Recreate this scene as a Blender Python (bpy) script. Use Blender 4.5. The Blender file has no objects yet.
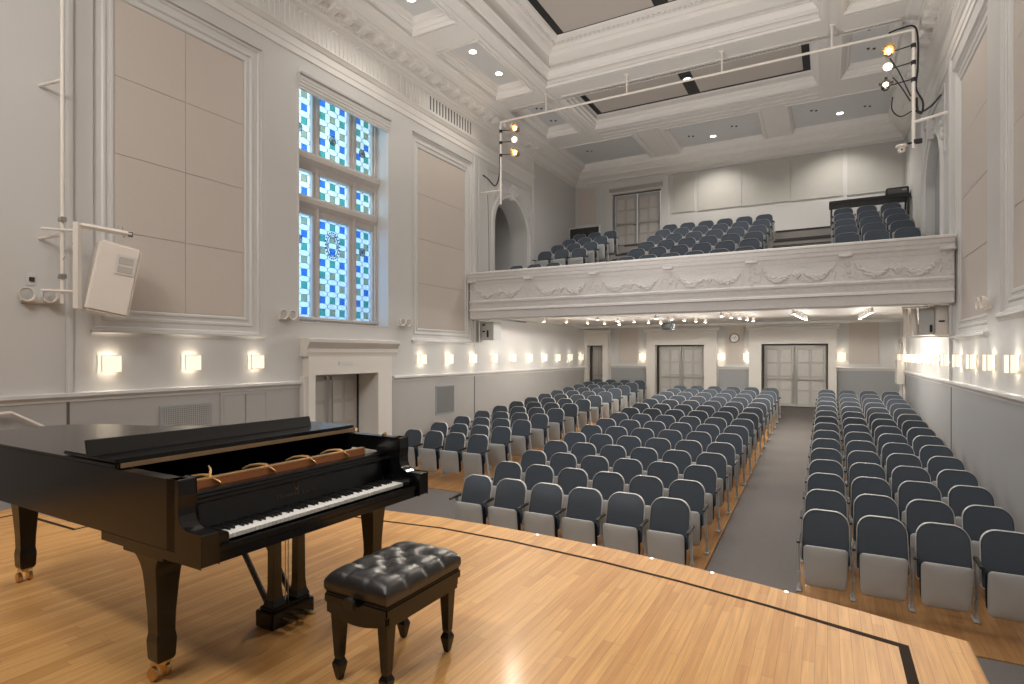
import bpy, bmesh, math, random
from math import sin, cos, pi, radians, sqrt
random.seed(7)
CZ = 2.71                      # camera height above the low end of the floor; everything below is built relative to the camera
scene = bpy.context.scene
C = scene.collection
XL, XR, YD, YU, YB = -8.58, 2.05, 22.2, 20.69, 13.17
Z0 = -1.58                     # stage floor

# ------------------------------------------------------------------ materials
def nt(name):
    m = bpy.data.materials.new(name); m.use_nodes = True
    n = m.node_tree.nodes; l = m.node_tree.links
    b = n['Principled BSDF']; return m, n, l, b
def mat(name, col, rough=.6, metal=0, coat=0, var=.04, scale=6, bump=0.0, bscale=60, spec=.5):
    m, n, l, b = nt(name)
    geo = n.new('ShaderNodeNewGeometry')
    nz = n.new('ShaderNodeTexNoise'); nz.inputs['Scale'].default_value = scale; nz.inputs['Detail'].default_value = 3
    l.new(geo.outputs['Position'], nz.inputs['Vector'])
    mx = n.new('ShaderNodeMix'); mx.data_type = 'RGBA'
    mx.inputs[6].default_value = (*[c*(1-var) for c in col], 1); mx.inputs[7].default_value = (*[min(1, c*(1+var)) for c in col], 1)
    l.new(nz.outputs['Fac'], mx.inputs[0]); l.new(mx.outputs[2], b.inputs['Base Color'])
    b.inputs['Roughness'].default_value = rough; b.inputs['Metallic'].default_value = metal
    b.inputs['Coat Weight'].default_value = coat; b.inputs['Coat Roughness'].default_value = .08
    b.inputs['Specular IOR Level'].default_value = spec
    if bump:
        n2 = n.new('ShaderNodeTexNoise'); n2.inputs['Scale'].default_value = bscale
        l.new(geo.outputs['Position'], n2.inputs['Vector'])
        bp = n.new('ShaderNodeBump'); bp.inputs['Strength'].default_value = bump; bp.inputs['Distance'].default_value = .01
        l.new(n2.outputs['Fac'], bp.inputs['Height']); l.new(bp.outputs['Normal'], b.inputs['Normal'])
    return m
def emit(name, col, s):
    m, n, l, b = nt(name)
    b.inputs['Base Color'].default_value = (*col, 1); b.inputs['Emission Color'].default_value = (*col, 1); b.inputs['Emission Strength'].default_value = s
    return m
def planks(name, c1, c2, c3, w, ln, rough, coat=0):
    m, n, l, b = nt(name)
    geo = n.new('ShaderNodeNewGeometry')
    sp_ = n.new('ShaderNodeSeparateXYZ'); l.new(geo.outputs['Position'], sp_.inputs[0])
    def mth(op, a, b):
        q = n.new('ShaderNodeMath'); q.operation = op
        for k, v in enumerate((a, b)):
            if v is None: continue
            if isinstance(v, (int, float)): q.inputs[k].default_value = v
            else: l.new(v, q.inputs[k])
        return q.outputs[0]
    row = mth('FLOOR', mth('DIVIDE', sp_.outputs[0], w), None)
    wn = n.new('ShaderNodeTexWhiteNoise'); wn.noise_dimensions = '1D'; l.new(row, wn.inputs['W'])
    mp = n.new('ShaderNodeCombineXYZ'); l.new(mth('ADD', sp_.outputs[1], mth('MULTIPLY', wn.outputs[0], 9.0)), mp.inputs[0]); l.new(sp_.outputs[0], mp.inputs[1])
    def brick(wd, a, bb, off, mort):
        br = n.new('ShaderNodeTexBrick'); br.offset = off; br.offset_frequency = 2; br.squash = 1
        br.inputs['Scale'].default_value = 1; br.inputs['Brick Width'].default_value = wd; br.inputs['Row Height'].default_value = w
        br.inputs['Mortar Size'].default_value = mort; br.inputs['Mortar Smooth'].default_value = .3; br.inputs['Bias'].default_value = 0
        br.inputs['Color1'].default_value = (*a, 1); br.inputs['Color2'].default_value = (*bb, 1)
        br.inputs['Mortar'].default_value = (*[c*.6 for c in c3], 1)
        l.new(mp.outputs['Vector'], br.inputs['Vector']); return br
    b1 = brick(ln, c1, c2, 0, .0009); b2 = brick(ln, c1, c3, 0, .0009); b2.inputs['Bias'].default_value = -.35
    mx = n.new('ShaderNodeMix'); mx.data_type = 'RGBA'; mx.inputs[0].default_value = .5
    l.new(b1.outputs['Color'], mx.inputs[6]); l.new(b2.outputs['Color'], mx.inputs[7])
    gr = n.new('ShaderNodeMapping'); gr.inputs['Scale'].default_value = (34, 1.6, 1)
    l.new(geo.outputs['Position'], gr.inputs['Vector'])
    nz = n.new('ShaderNodeTexNoise'); nz.inputs['Scale'].default_value = 1.6; nz.inputs['Detail'].default_value = 5
    l.new(gr.outputs['Vector'], nz.inputs['Vector'])
    mr = n.new('ShaderNodeMapRange'); mr.inputs[1].default_value = .3; mr.inputs[2].default_value = .75; mr.inputs[3].default_value = 1.08; mr.inputs[4].default_value = .80
    l.new(nz.outputs['Fac'], mr.inputs[0])
    m2 = n.new('ShaderNodeMix'); m2.data_type = 'RGBA'; m2.blend_type = 'MULTIPLY'; m2.inputs[0].default_value = 1
    l.new(mx.outputs[2], m2.inputs[6]); l.new(mr.outputs[0], m2.inputs[7]); l.new(m2.outputs[2], b.inputs['Base Color'])
    b.inputs['Roughness'].default_value = rough; b.inputs['Coat Weight'].default_value = coat; b.inputs['Coat Roughness'].default_value = .15; b.inputs['Specular IOR Level'].default_value = .2
    return m
def fabric(name, col, scale=260, rough=.9, var=.14):
    return mat(name, col, rough, var=var, scale=scale*.3, bump=.25, bscale=scale, spec=.2)
M = {}
M['wall'] = mat('wall_paint', (.63, .62, .605), .55, var=.02, scale=1.2)
M['trimw'] = mat('white_trim_paint', (.66, .65, .635), .45, var=.02, scale=2)
M['ceil'] = mat('ceiling_paint', (.76, .735, .705), .6, var=.02, scale=2)
M['carve'] = mat('carved_plaster', (.66, .635, .62), .6, var=.07, scale=14, bump=.5, bscale=22)
M['greyw'] = mat('wainscot_paint_shaded', (.34, .345, .352), .5, var=.03, scale=3)  # wainscot copy with the right wall's dimmer, bluer light put into the colour
M['greyl'] = mat('wainscot_paint_lit', (.42, .405, .39), .5, var=.03, scale=3)  # same wainscot as lit on the left wall, light put into the colour
M['cofgrey'] = mat('grey_coffer_paint', (.62, .63, .63), .7, var=.03, scale=3)
M['beige'] = mat('beige_acoustic_fabric', (.61, .55, .50), .95, var=.04, scale=40, bump=.15, bscale=200)
M['taupe'] = mat('taupe_ceiling_fabric', (.50, .455, .415), .9, var=.03, scale=20)
M['upgrey'] = mat('pale_grey_acoustic_fabric', (.55, .535, .50), .9, var=.04, scale=10)
M['seam'] = mat('panel_seam', (.44, .385, .345), .9)
M['blackm'] = mat('black_matte', (.012, .014, .016), .6)
M['piano'] = mat('satin_ebony_lacquer', (.005, .005, .0055), .2, var=.02, coat=.0)
M['pianodk'] = mat('ebony_lacquer_inside', (.006, .006, .006), .4)
M['gold'] = mat('gold_iron_plate', (.55, .33, .14), .35, metal=.7)
M['redfelt'] = mat('copper_red_plate_edge', (.42, .15, .05), .5)
M['brass'] = mat('brass', (.62, .42, .20), .28, metal=1)
M['dim_gold'] = mat('worn_gold_leaf', (.10, .075, .045), .5, metal=.5)
M['lidwood'] = mat('worn_brass_hinge', (.30, .20, .11), .4)
M['ivory'] = mat('white_key_plastic', (.86, .85, .82), .25, var=.01)
M['ebkey'] = mat('black_key', (.01, .01, .01), .35)
M['leather'] = mat('black_leather', (.012, .011, .011), .33, var=.1, scale=30, bump=.15, bscale=180, spec=.8)
M['stage'] = planks('maple_stage_planks', (.68, .375, .135), (.60, .31, .10), (.47, .21, .06), .057, 1.0, .42, .05)
M['seatwood'] = planks('oak_floor_planks', (.42, .22, .085), (.34, .165, .06), (.26, .12, .04), .057, .9, .35, .2)
M['stage_edge'] = mat('maple_edge', (.58, .33, .13), .35, coat=.2, var=.1, scale=9)
M['inlay'] = mat('dark_walnut_inlay', (.03, .018, .012), .8, spec=.1)
M['carpet'] = fabric('grey_brown_carpet', (.165, .150, .142), 120)
M['bluefab'] = fabric('slate_blue_upholstery', (.070, .084, .104), 300)
M['navyfab'] = fabric('dark_navy_cushion', (.012, .018, .03), 300)
M['shell'] = mat('light_grey_plastic_shell', (.50, .50, .49), .42, var=.03, scale=12)
M['pan'] = mat('warm_grey_seat_pan', (.41, .42, .42), .42, var=.05, scale=8)
M['post'] = mat('grey_enamel_standard', (.40, .41, .41), .4, var=.03)
M['arm'] = mat('black_brown_armrest', (.020, .016, .013), .6, var=.1)
M['door'] = mat('grey_painted_door', (.46, .435, .405), .5, var=.03, scale=4)
M['doorp'] = mat('pale_grey_door_panel', (.53, .505, .475), .45, var=.08, scale=5)
M['surround'] = mat('cream_door_surround', (.74, .70, .65), .5, var=.02)
M['steel'] = mat('brushed_steel', (.45, .44, .42), .3, metal=.9)
M['dark'] = mat('dark_gap', (.03, .03, .03), .7)
M['whitepl'] = mat('white_plastic', (.78, .72, .66), .45, var=.02)
M['pipe'] = mat('white_painted_pipe', (.82, .77, .71), .4)
M['grille'] = mat('dark_grille', (.10, .095, .09), .6)
M['glow'] = emit('sconce_diffuser', (1, .89, .70), .85)
M['lens'] = emit('lamp_lens', (1, .88, .70), 60)
M['dlens'] = emit('downlight_lens', (1, .97, .92), 9)
M['glens'] = emit('warm_bulb', (1, .74, .45), 30)
M['lead'] = mat('lead_came', (.04, .045, .05), .5)
M['stone'] = mat('window_stone', (.56, .52, .485), .7, var=.05, scale=8)
def tint(name, col):
    m, n, l, b = nt(name); n.remove(b)
    t = n.new('ShaderNodeBsdfTransparent'); t.inputs[0].default_value = (*col, 1)
    g = n.new('ShaderNodeBsdfTranslucent'); g.inputs[0].default_value = (*col, 1)
    nz = n.new('ShaderNodeTexNoise'); nz.inputs['Scale'].default_value = 5
    geo = n.new('ShaderNodeNewGeometry'); l.new(geo.outputs['Position'], nz.inputs['Vector'])
    mr = n.new('ShaderNodeMapRange'); mr.inputs[3].default_value = .1; mr.inputs[4].default_value = .5; l.new(nz.outputs['Fac'], mr.inputs[0])
    mx = n.new('ShaderNodeMixShader'); l.new(mr.outputs[0], mx.inputs[0]); l.new(t.outputs[0], mx.inputs[1]); l.new(g.outputs[0], mx.inputs[2])
    l.new(mx.outputs[0], n['Material Output'].inputs[0]); return m
M['gl_pale'] = tint('pale_glass', (.55, .68, .78)); M['gl_white'] = tint('milky_glass', (.62, .72, .75))
M['gl_blue'] = tint('blue_glass', (.24, .42, .72)); M['gl_green'] = tint('green_glass', (.30, .56, .50)); M['gl_amber'] = tint('straw_glass', (.58, .57, .46))

# ------------------------------------------------------------------ mesh builder
class MB:
    def __init__(s): s.v = []; s.f = []
    def add(s, vs, fs):
        o = len(s.v); s.v += [tuple(p) for p in vs]; s.f += [tuple(i+o for i in f) for f in fs]; return s
    def hexa(s, p): return s.add(p, [(0,1,2,3),(7,6,5,4),(0,4,5,1),(1,5,6,2),(2,6,7,3),(3,7,4,0)])
    def box(s, x0, x1, y0, y1, z0, z1):
        return s.hexa([(x0,y0,z0),(x1,y0,z0),(x1,y1,z0),(x0,y1,z0),(x0,y0,z1),(x1,y0,z1),(x1,y1,z1),(x0,y1,z1)])
    def quad(s, a, b, c, d): return s.add([a,b,c,d], [(0,1,2,3)])
    def prism(s, pts, axis, a0, a1):
        mp = {'z': lambda p, a: (p[0], p[1], a), 'y': lambda p, a: (p[0], a, p[1]), 'x': lambda p, a: (a, p[0], p[1])}[axis]
        n = len(pts)
        return s.add([mp(p, a0) for p in pts]+[mp(p, a1) for p in pts], [tuple(range(n)), tuple(range(2*n-1, n-1, -1))]+[(i, (i+1) % n, (i+1) % n+n, i+n) for i in range(n)])
    def loops(s, L, closed=True, cap0=False, cap1=False):
        n = len(L[0]); fs = []
        for j in range(len(L)-1):
            for i in range(n if closed else n-1): fs.append((j*n+i, j*n+(i+1) % n, (j+1)*n+(i+1) % n, (j+1)*n+i))
        if cap0: fs.append(tuple(range(n-1, -1, -1)))
        if cap1: fs.append(tuple(range((len(L)-1)*n, len(L)*n)))
        return s.add([p for l in L for p in l], fs)
    def tube(s, pts, r, n=8, caps=True):
        rs = r if isinstance(r, (list, tuple)) else [r]*len(pts)
        L = []; prev = None
        for i, p in enumerate(pts):
            a = pts[max(0, i-1)]; b = pts[min(len(pts)-1, i+1)]
            d = [b[k]-a[k] for k in range(3)]; ln = sqrt(sum(q*q for q in d)) or 1; d = [q/ln for q in d]
            if prev is None: prev = (0, 0, 1) if abs(d[2]) < .9 else (1, 0, 0)
            dt = sum(prev[k]*d[k] for k in range(3)); u = [prev[k]-dt*d[k] for k in range(3)]; lu = sqrt(sum(q*q for q in u)) or 1; u = [q/lu for q in u]; prev = u
            w = (d[1]*u[2]-d[2]*u[1], d[2]*u[0]-d[0]*u[2], d[0]*u[1]-d[1]*u[0])
            L.append([tuple(p[k]+rs[i]*(cos(2*pi*j/n)*u[k]+sin(2*pi*j/n)*w[k]) for k in range(3)) for j in range(n)])
        return s.loops(L, True, caps, caps)
    def ball(s, c, r, n=8, m=6, sc=(1, 1, 1)):
        L = []
        for j in range(1, m):
            t = pi*j/m
            L.append([(c[0]+r*sc[0]*sin(t)*cos(2*pi*i/n), c[1]+r*sc[1]*sin(t)*sin(2*pi*i/n), c[2]+r*sc[2]*cos(t)) for i in range(n)])
        return s.loops(L, True, True, True)
    def lathe(s, prof, c, n=16, axis='z'):
        L = []
        for r, h in prof:
            l = []
            for i in range(n):
                a = 2*pi*i/n; x, y = r*cos(a), r*sin(a)
                l.append((c[0]+x, c[1]+y, c[2]+h) if axis == 'z' else (c[0]+h, c[1]+x, c[2]+y) if axis == 'x' else (c[0]+x, c[1]+h, c[2]+y))
            L.append(l)
        return s.loops(L, True, True, True)
    def rectsweep(s, mp, a0, a1, b0, b1, prof, cap=False):
        """mitred frame round a rectangle: prof = (outset from the rectangle, height off the surface)"""
        L = [[mp(a0-w, b0-w, h), mp(a1+w, b0-w, h), mp(a1+w, b1+w, h), mp(a0-w, b1+w, h)] for w, h in prof]
        return s.loops(L, True, False, cap)
    def build(s, name, m, parent=None, smooth=False, bevel=0, seg=2, loc=None):
        me = bpy.data.meshes.new(name); me.from_pydata(s.v, [], s.f)
        bm = bmesh.new(); bm.from_mesh(me)
        if bevel: bmesh.ops.bevel(bm, geom=bm.edges[:], offset=bevel, segments=seg, affect='EDGES', clamp_overlap=True)
        bmesh.ops.recalc_face_normals(bm, faces=bm.faces[:])
        bm.to_mesh(me); bm.free(); me.materials.append(m)
        if smooth:
            for p in me.polygons: p.use_smooth = True
            try: me.set_sharp_from_angle(angle=radians(40))
            except Exception: pass
        o = bpy.data.objects.new(name, me); C.objects.link(o)
        if parent: o.parent = parent
        if loc: o.location = loc
        return o
def tag(o, label=None, cat=None, group=None, kind=None):
    if label: o['label'] = label
    if cat: o['category'] = cat
    if group: o['group'] = group
    if kind: o['kind'] = kind
    return o
def thing(name, label, cat, loc=(0, 0, 0), rz=0, group=None):
    o = bpy.data.objects.new(name, None); C.objects.link(o); o.location = loc; o.rotation_euler = (0, 0, rz)
    return tag(o, label, cat, group)
def st(o): o['kind'] = 'structure'; return o
def st_empty(name, loc=(0, 0, 0)):
    o = bpy.data.objects.new(name, None); C.objects.link(o); o.location = loc; return st(o)
def copy_tree(o, parent=None):
    c = o.copy(); C.objects.link(c)
    if parent: c.parent = parent
    for ch in [x for x in o.children]: copy_tree(ch, c)
    return c
def light(kind, loc, power, col=(1, .9, .78), size=.1, parent=None, target=None, spot=100, blend=.6, size_y=None):
    l = bpy.data.lights.new('lamp_light', kind); l.energy = power; l.color = col
    if kind == 'AREA':
        l.size = size
        if size_y: l.shape = 'RECTANGLE'; l.size_y = size_y
    else: l.shadow_soft_size = size
    if kind == 'SPOT': l.spot_size = radians(spot); l.spot_blend = blend
    o = bpy.data.objects.new('lamp_light', l); C.objects.link(o); o.location = loc
    if parent: o.parent = parent
    if target:
        from mathutils import Vector
        o.rotation_euler = (Vector(target)-Vector(loc)).to_track_quat('-Z', 'Y').to_euler()
    return o
ORD = ['first', 'second', 'third', 'fourth', 'fifth', 'sixth', 'seventh', 'eighth', 'ninth', 'tenth', 'eleventh', 'twelfth', 'thirteenth', 'fourteenth', 'fifteenth', 'sixteenth']

# ------------------------------------------------------------------ floors
SL = .0575
def fz(y): return -2.71+SL*max(0, y-7.07)
def slab(x0, x1, y0, y1, t, b=.25):
    ys = [y0]+([7.07] if y0 < 7.07 < y1 else [])+[y1]
    mb = MB()
    for a, c in zip(ys, ys[1:]):
        mb.hexa([(x0,a,fz(a)-b),(x1,a,fz(a)-b),(x1,c,fz(c)-b),(x0,c,fz(c)-b),(x0,a,fz(a)+t),(x1,a,fz(a)+t),(x1,c,fz(c)+t),(x0,c,fz(c)+t)])
    return mb
st(slab(-10.2, XR+.5, -3.5, YD+.3, 0).build('floor', M['carpet']))
for (x0, x1, y0, y1, tt) in [(-4.72, -1.33, 6.45, 19.9, .04), (-.30, XR, 6.5, 20.0, .012), (-8.5, -5.82, 8.95, 21.6, .012)]:
    st(slab(x0, x1, y0, y1, tt, .0).build('floor', M['seatwood']))
# stage
stage_pts = [(.67, -3.4), (.67, 3.97), (.15, 4.13), (-.40, 4.27), (-.96, 4.385), (-1.5, 4.47), (-2.1, 4.52), (-2.7, 4.54), (-3.3, 4.53), (-3.92, 4.46), (-5.78, 4.3), (-5.78, 2.72), (-7.3, 2.72), (-7.3, -3.4)]
st(MB().prism(stage_pts, 'z', Z0-.012, Z0).build('floor', M['stage']))
def inset_path(pts, d):
    out = []
    for i, p in enumerate(pts):
        a = pts[i-1]; b = pts[(i+1) % len(pts)]
        def nrm(u, v):
            dx, dy = v[0]-u[0], v[1]-u[1]; L = sqrt(dx*dx+dy*dy); return (-dy/L, dx/L)
        n1, n2 = nrm(a, p), nrm(p, b); nx, ny = n1[0]+n2[0], n1[1]+n2[1]; L = sqrt(nx*nx+ny*ny); nx, ny = nx/L, ny/L
        k = d/max(.35, nx*n1[0]+ny*n1[1]); out.append((p[0]+nx*k, p[1]+ny*k))
    return out
body = inset_path(stage_pts, .025)
st(MB().prism(body, 'z', -2.708, Z0-.0125).build('trim_1', M['stage_edge']))
# nosing strip round the stage edge (bullnose)
mb = MB()
e0 = [(x, y, Z0-.0155) for x, y in stage_pts[:13]]
mb.tube(e0, .0155, 8); st(mb.build('trim_2', M['stage_edge'], smooth=True))
# dark inlay line
def ribbon(pts, ws, z, name, m):
    mb = MB(); L = []
    for i, p in enumerate(pts):
        a = pts[max(0, i-1)]; b = pts[min(len(pts)-1, i+1)]
        t1 = (p[0]-a[0], p[1]-a[1]) if i else None; t2 = (b[0]-p[0], b[1]-p[1]) if i < len(pts)-1 else None
        def n(t): L_ = sqrt(t[0]**2+t[1]**2); return (-t[1]/L_, t[0]/L_)
        ns = [n(t) for t in (t1, t2) if t]; nx = sum(q[0] for q in ns); ny = sum(q[1] for q in ns); L_ = sqrt(nx*nx+ny*ny); nx /= L_; ny /= L_
        k = ws[i]/2/max(.35, nx*ns[0][0]+ny*ns[0][1])
        L.append([(p[0]+nx*k, p[1]+ny*k, z), (p[0]-nx*k, p[1]-ny*k, z), (p[0]-nx*k, p[1]-ny*k, z-.004), (p[0]+nx*k, p[1]+ny*k, z-.004)])
    mb.loops(L, True, True, True); return st(mb.build(name, m))
ip = [(.36, -3.3), (.36, 3.735), (-.33, 3.925), (-.9, 4.05), (-1.5, 4.15), (-2.33, 4.235), (-3.08, 4.25), (-3.71, 4.16), (-5.93, 3.98), (-5.93, 2.625), (-6.99, 2.625), (-6.99, -3.3)]
ribbon(ip, [.05, .05]+[.032]*8+[.04, .04], Z0+.0015, 'trim_3', M['inlay'])

for i, (x, y) in enumerate([(-2.22, 4.500), (-1.69, 4.478), (-1.19, 4.402), (-.73, 4.325), (-.24, 4.215)]):  # small emissive discs for the bright points along the stage edge
    o = MB().lathe([(0, 0), (.014, 0), (.012, .003), (0, .004)], (x, y, Z0), 12).build('edge_marker_disc', emit('edge_disc_glow', (1, .95, .85), 2.2) if i == 0 else bpy.data.materials['edge_disc_glow'])
    tag(o, 'tiny bright disc on the front edge of the stage, %s from the left' % ['first', 'second', 'third', 'fourth', 'fifth'][i], 'floor light', 'tiny bright discs along the stage edge')
# ------------------------------------------------------------------ ceiling with coffers
ZS = 6.95
xs_side = [(-7.92, -6.84), (.31, 1.39)]
holes = []      # x0,x1,y0,y1,kind
holes.append((-6.36, -.17, 5.5, 13.45, 'tray'))
holes.append((-6.28, -.25, 14.45, 16.75, 'recess'))
for sx in xs_side:
    for (y0, y1) in [(6.9, 9.9), (10.83, 13.5), (14.45, 16.7)]: holes.append((sx[0], sx[1], y0, y1, 'side'))
for (x0, x1) in [(-8.0, -5.5), (-4.43, -1.78), (-.97, 1.62)]: holes.append((x0, x1, 17.85, 20.2, 'back'))
xsb = sorted({-8.65, 2.12}|{h[0] for h in holes}|{h[1] for h in holes}); ysb = sorted({1.0, 20.9}|{h[2] for h in holes}|{h[3] for h in holes})
mb = MB()
for a, b in zip(xsb, xsb[1:]):
    for c, d in zip(ysb, ysb[1:]):
        cx, cy = (a+b)/2, (c+d)/2
        if not any(h[0] < cx < h[1] and h[2] < cy < h[3] for h in holes): mb.quad((a,c,ZS),(b,c,ZS),(b,d,ZS),(a,d,ZS))
mb.box(-9.2, 2.7, 1.0, 21, 8.3, 8.5)
mb.box(-9.2, 2.7, -3.5, 1.0, 6.6, 6.9)
st(mb.build('ceiling', M['ceil']))
up = lambda a, b, h: (a, b, h)
PROF = {
 'side': [(.07, ZS), (.07, ZS-.025), (.03, ZS-.025), (0, ZS), (-.03, ZS+.02), (-.03, ZS+.05), (-.09, ZS+.10), (-.09, ZS+.13), (-.13, ZS+.14), (-.16, ZS+.20), (-.2, ZS+.24)],
 'back': [(.06, ZS), (.06, ZS-.02), (.02, ZS-.02), (0, ZS), (-.03, ZS+.06), (-.04, ZS+.06), (-.06, ZS+.15)],
 'recess': [(.10, ZS), (.10, ZS-.03), (.05, ZS-.03), (0, ZS), (0, ZS+.06), (-.05, ZS+.10), (-.05, ZS+.16), (-.10, ZS+.20), (-.10, ZS+.30), (-.13, ZS+.35)],
 'tray': [(.13, ZS), (.13, ZS-.04), (.06, ZS-.04), (.02, ZS+.02), (.02, ZS+.08), (.14, ZS+.12), (.22, ZS+.20), (.22, ZS+.30), (.2, ZS+.34), (.08, ZS+.34), (.02, ZS+.30)],
}
PROF['tray'] = [(.13, ZS), (.13, ZS-.04), (.06, ZS-.04), (.03, ZS), (0, ZS+.03), (0, ZS+.09), (.06, ZS+.12), (.06, ZS+.16), (-.02, ZS+.20), (-.10, ZS+.30), (-.16, ZS+.30), (-.16, ZS+.34), (-.10, ZS+.36), (-.10, ZS+.66), (-.18, ZS+.72), (-.24, ZS+.72), (-.28, ZS+.78), (-.50, ZS+.86), (-.53, ZS+.90)]
tn = 10
for (x0, x1, y0, y1, k) in holes:
    st(MB().rectsweep(up, x0, x1, y0, y1, PROF[k]).build('trim_%d' % tn, M['ceil'])); tn += 1
    w, h = PROF[k][-1]; a0, a1, b0, b1 = x0-w, x1+w, y0-w, y1+w
    if k in ('side', 'back'):
        st(MB().box(a0-.02, a1+.02, b0-.02, b1+.02, h-.002, h+.05).build('trim_%d' % tn, M['cofgrey'])); tn += 1
    else:
        st(MB().box(a0-.02, a1+.02, b0-.02, b1+.02, h-.002, h+.05).build('trim_%d' % tn, M['blackm'])); tn += 1
        cx = (a0+a1)/2; bw = .16; t = .17 if k == 'recess' else .19; e = .12 if k == 'recess' else .05
        pl = [(a0+t, cx-bw), (cx+bw, a1-t)]
        for p in pl:
            ym = (b1-e)
            o = MB().box(p[0], p[1], b0+(e), ym, h-.016, h-.003).build('ceiling_panel', M['taupe'], bevel=.004)
            tag(o, 'taupe ceiling panel %s of the black band in the %s' % ('left' if p[0] < cx-1 else 'right', 'deep near tray' if k == 'tray' else 'shallow bay behind the lighting pipe'), 'ceiling panel', 'taupe fabric panels in the ceiling recesses')
for (xa, xb) in ((-6.70, -6.64), (-.06, .02), (.14, .20), (-6.55, -6.49)):
    st(MB().box(xa, xb, 5, 17.4, ZS-.022, ZS+.001).build('trim_%d' % tn, M['ceil'], bevel=.008)); tn += 1
for (ya, yb) in ((13.62, 13.68), (14.2, 14.26), (17.0, 17.06), (17.55, 17.62), (17.30, 17.36)):
    st(MB().box(-6.3, -.2, ya, yb, ZS-.022, ZS+.001).build('trim_%d' % tn, M['ceil'], bevel=.008)); tn += 1
for xc in (-4.965, -1.375):
    for dx in (-.36, .30): st(MB().box(xc+dx, xc+dx+.06, 17.75, 20.2, ZS-.022, ZS+.001).build('trim_%d' % tn, M['ceil'], bevel=.008)); tn += 1
for sx in xs_side:
    for ya in (10.0, 10.66, 13.62, 14.27): st(MB().box(sx[0], sx[1], ya, ya+.06, ZS-.022, ZS+.001).build('trim_%d' % tn, M['ceil'], bevel=.008)); tn += 1
# egg-and-dart ring in the big tray and pearl row round the recess
mb = MB(); x0, x1, y0, y1 = -6.36+.37, -.17-.37, 5.5+.37, 13.45-.37
n = 46
for i in range(n+1):
    mb.ball((x0+(x1-x0)*i/n, y1, ZS+.80), .05, 6, 4, (1, .9, .7))
n = 56
for i in range(n):
    y = y0+(y1-y0)*i/n
    mb.ball((x0, y, ZS+.80), .05, 6, 4, (.9, 1, .7)); mb.ball((x1, y, ZS+.80), .05, 6, 4, (.9, 1, .7))
st(mb.build('trim_%d' % tn, M['carve'], smooth=True)); tn += 1
mb = MB()   # bead band on the fascia toward the recess
for i in range(70):
    x = -6.2+i*(5.87/69); mb.ball((x, 14.36, ZS-.012), .03, 5, 4)
st(mb.build('trim_%d' % tn, M['carve'], smooth=True)); tn += 1

# ------------------------------------------------------------------ side walls
def wall_cells(face_x, out, y0, y1, z0, z1, hs, th=.5):
    """wall slab with rectangular holes; out=-1 left, +1 right"""
    ys = sorted({y0, y1}|{q for h in hs for q in h[:2]}); zs = sorted({z0, z1}|{q for h in hs for q in h[2:4]})
    mb = MB()
    for a, b in zip(ys, ys[1:]):
        for c, d in zip(zs, zs[1:]):
            if not any(h[0] < (a+b)/2 < h[1] and h[2] < (c+d)/2 < h[3] for h in hs):
                mb.box(min(face_x, face_x+out*th), max(face_x, face_x+out*th), a, b, c, d)
    return mb
# arch opening (14.5..16.62) is cut as cells to the springing, arch top built from wedges
AY0, AY1, ASP, ATOP = 14.52, 16.60, 3.78, 4.80
def arch_top(mb, face_x, out, th, y0, y1, zs, zt, ztop, n=24):
    cy = (y0+y1)/2; r = (y1-y0)/2; rz = zt-zs
    L1, L2 = [], []
    pts = [(cy-r*cos(pi*i/n), zs+rz*sin(pi*i/n)) for i in range(n+1)]
    for i in range(n):
        (a, za), (b, zb) = pts[i], pts[i+1]
        x0, x1 = face_x, face_x+out*th
        mb.hexa([(x0,a,za),(x0,b,zb),(x0,b,ztop),(x0,a,ztop),(x1,a,za),(x1,b,zb),(x1,b,ztop),(x1,a,ztop)])
    return mb
wl = wall_cells(XL, -1, -3.5, YD+.3, -3.1, 8.4, [(7.41, 9.87, .6, 5.32), (7.58, 9.40, -3.1, -.40), (AY0, AY1, 1.0, ATOP), (4.01, 6.63, .32, 5.25), (10.72, 13.38, .32, 5.27)], .62)
# arch spandrels fill between springing and top: cells removed the whole rectangle so rebuild above the curve
arch_top(wl, XL, -1, .62, AY0, AY1, ASP, ATOP-.02, ATOP)
st(wl.build('wall_left', M['wall']))
wr = wall_cells(XR, 1, -3.5, YD+.3, -3.1, 8.4, [(AY0, AY1, 1.0, ATOP), (10.72, 13.38, .32, 5.27), (7.0, 10.02, .55, 5.4)], .3)
arch_top(wr, XR, 1, .3, AY0, AY1, ASP, ATOP-.02, ATOP)
st(wr.build('wall_right', M['wall']))
# niches behind arches
st(MB().box(XL-1.6, XL-1.5, 13.6, 17.4, 1.0, 5.4).box(XL-1.5, XL-.62, 13.8, 14.3, 1.0, 5.4).box(XL-1.5, XL-.62, AY1+.02, AY1+.3, 1, 5.4).box(XL-1.5, XL-.62, 13.8, 17.3, 4.9, 5.3).build('wall_left_arch', M['wall']))
st(MB().box(XL-.85, XL-.75, 14.3, 15.75, 1.0, 4.9).build('wall_left_screen', M['cofgrey']))
st(MB().box(XR+.16, XR+.3, 14.0, 17.0, 1.0, 5.2).build('wall_right_niche', M['greyw']))
mpL = lambda a, b, h: (XL+h, a, b)
mpR = lambda a, b, h: (XR-h, a, b)
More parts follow.
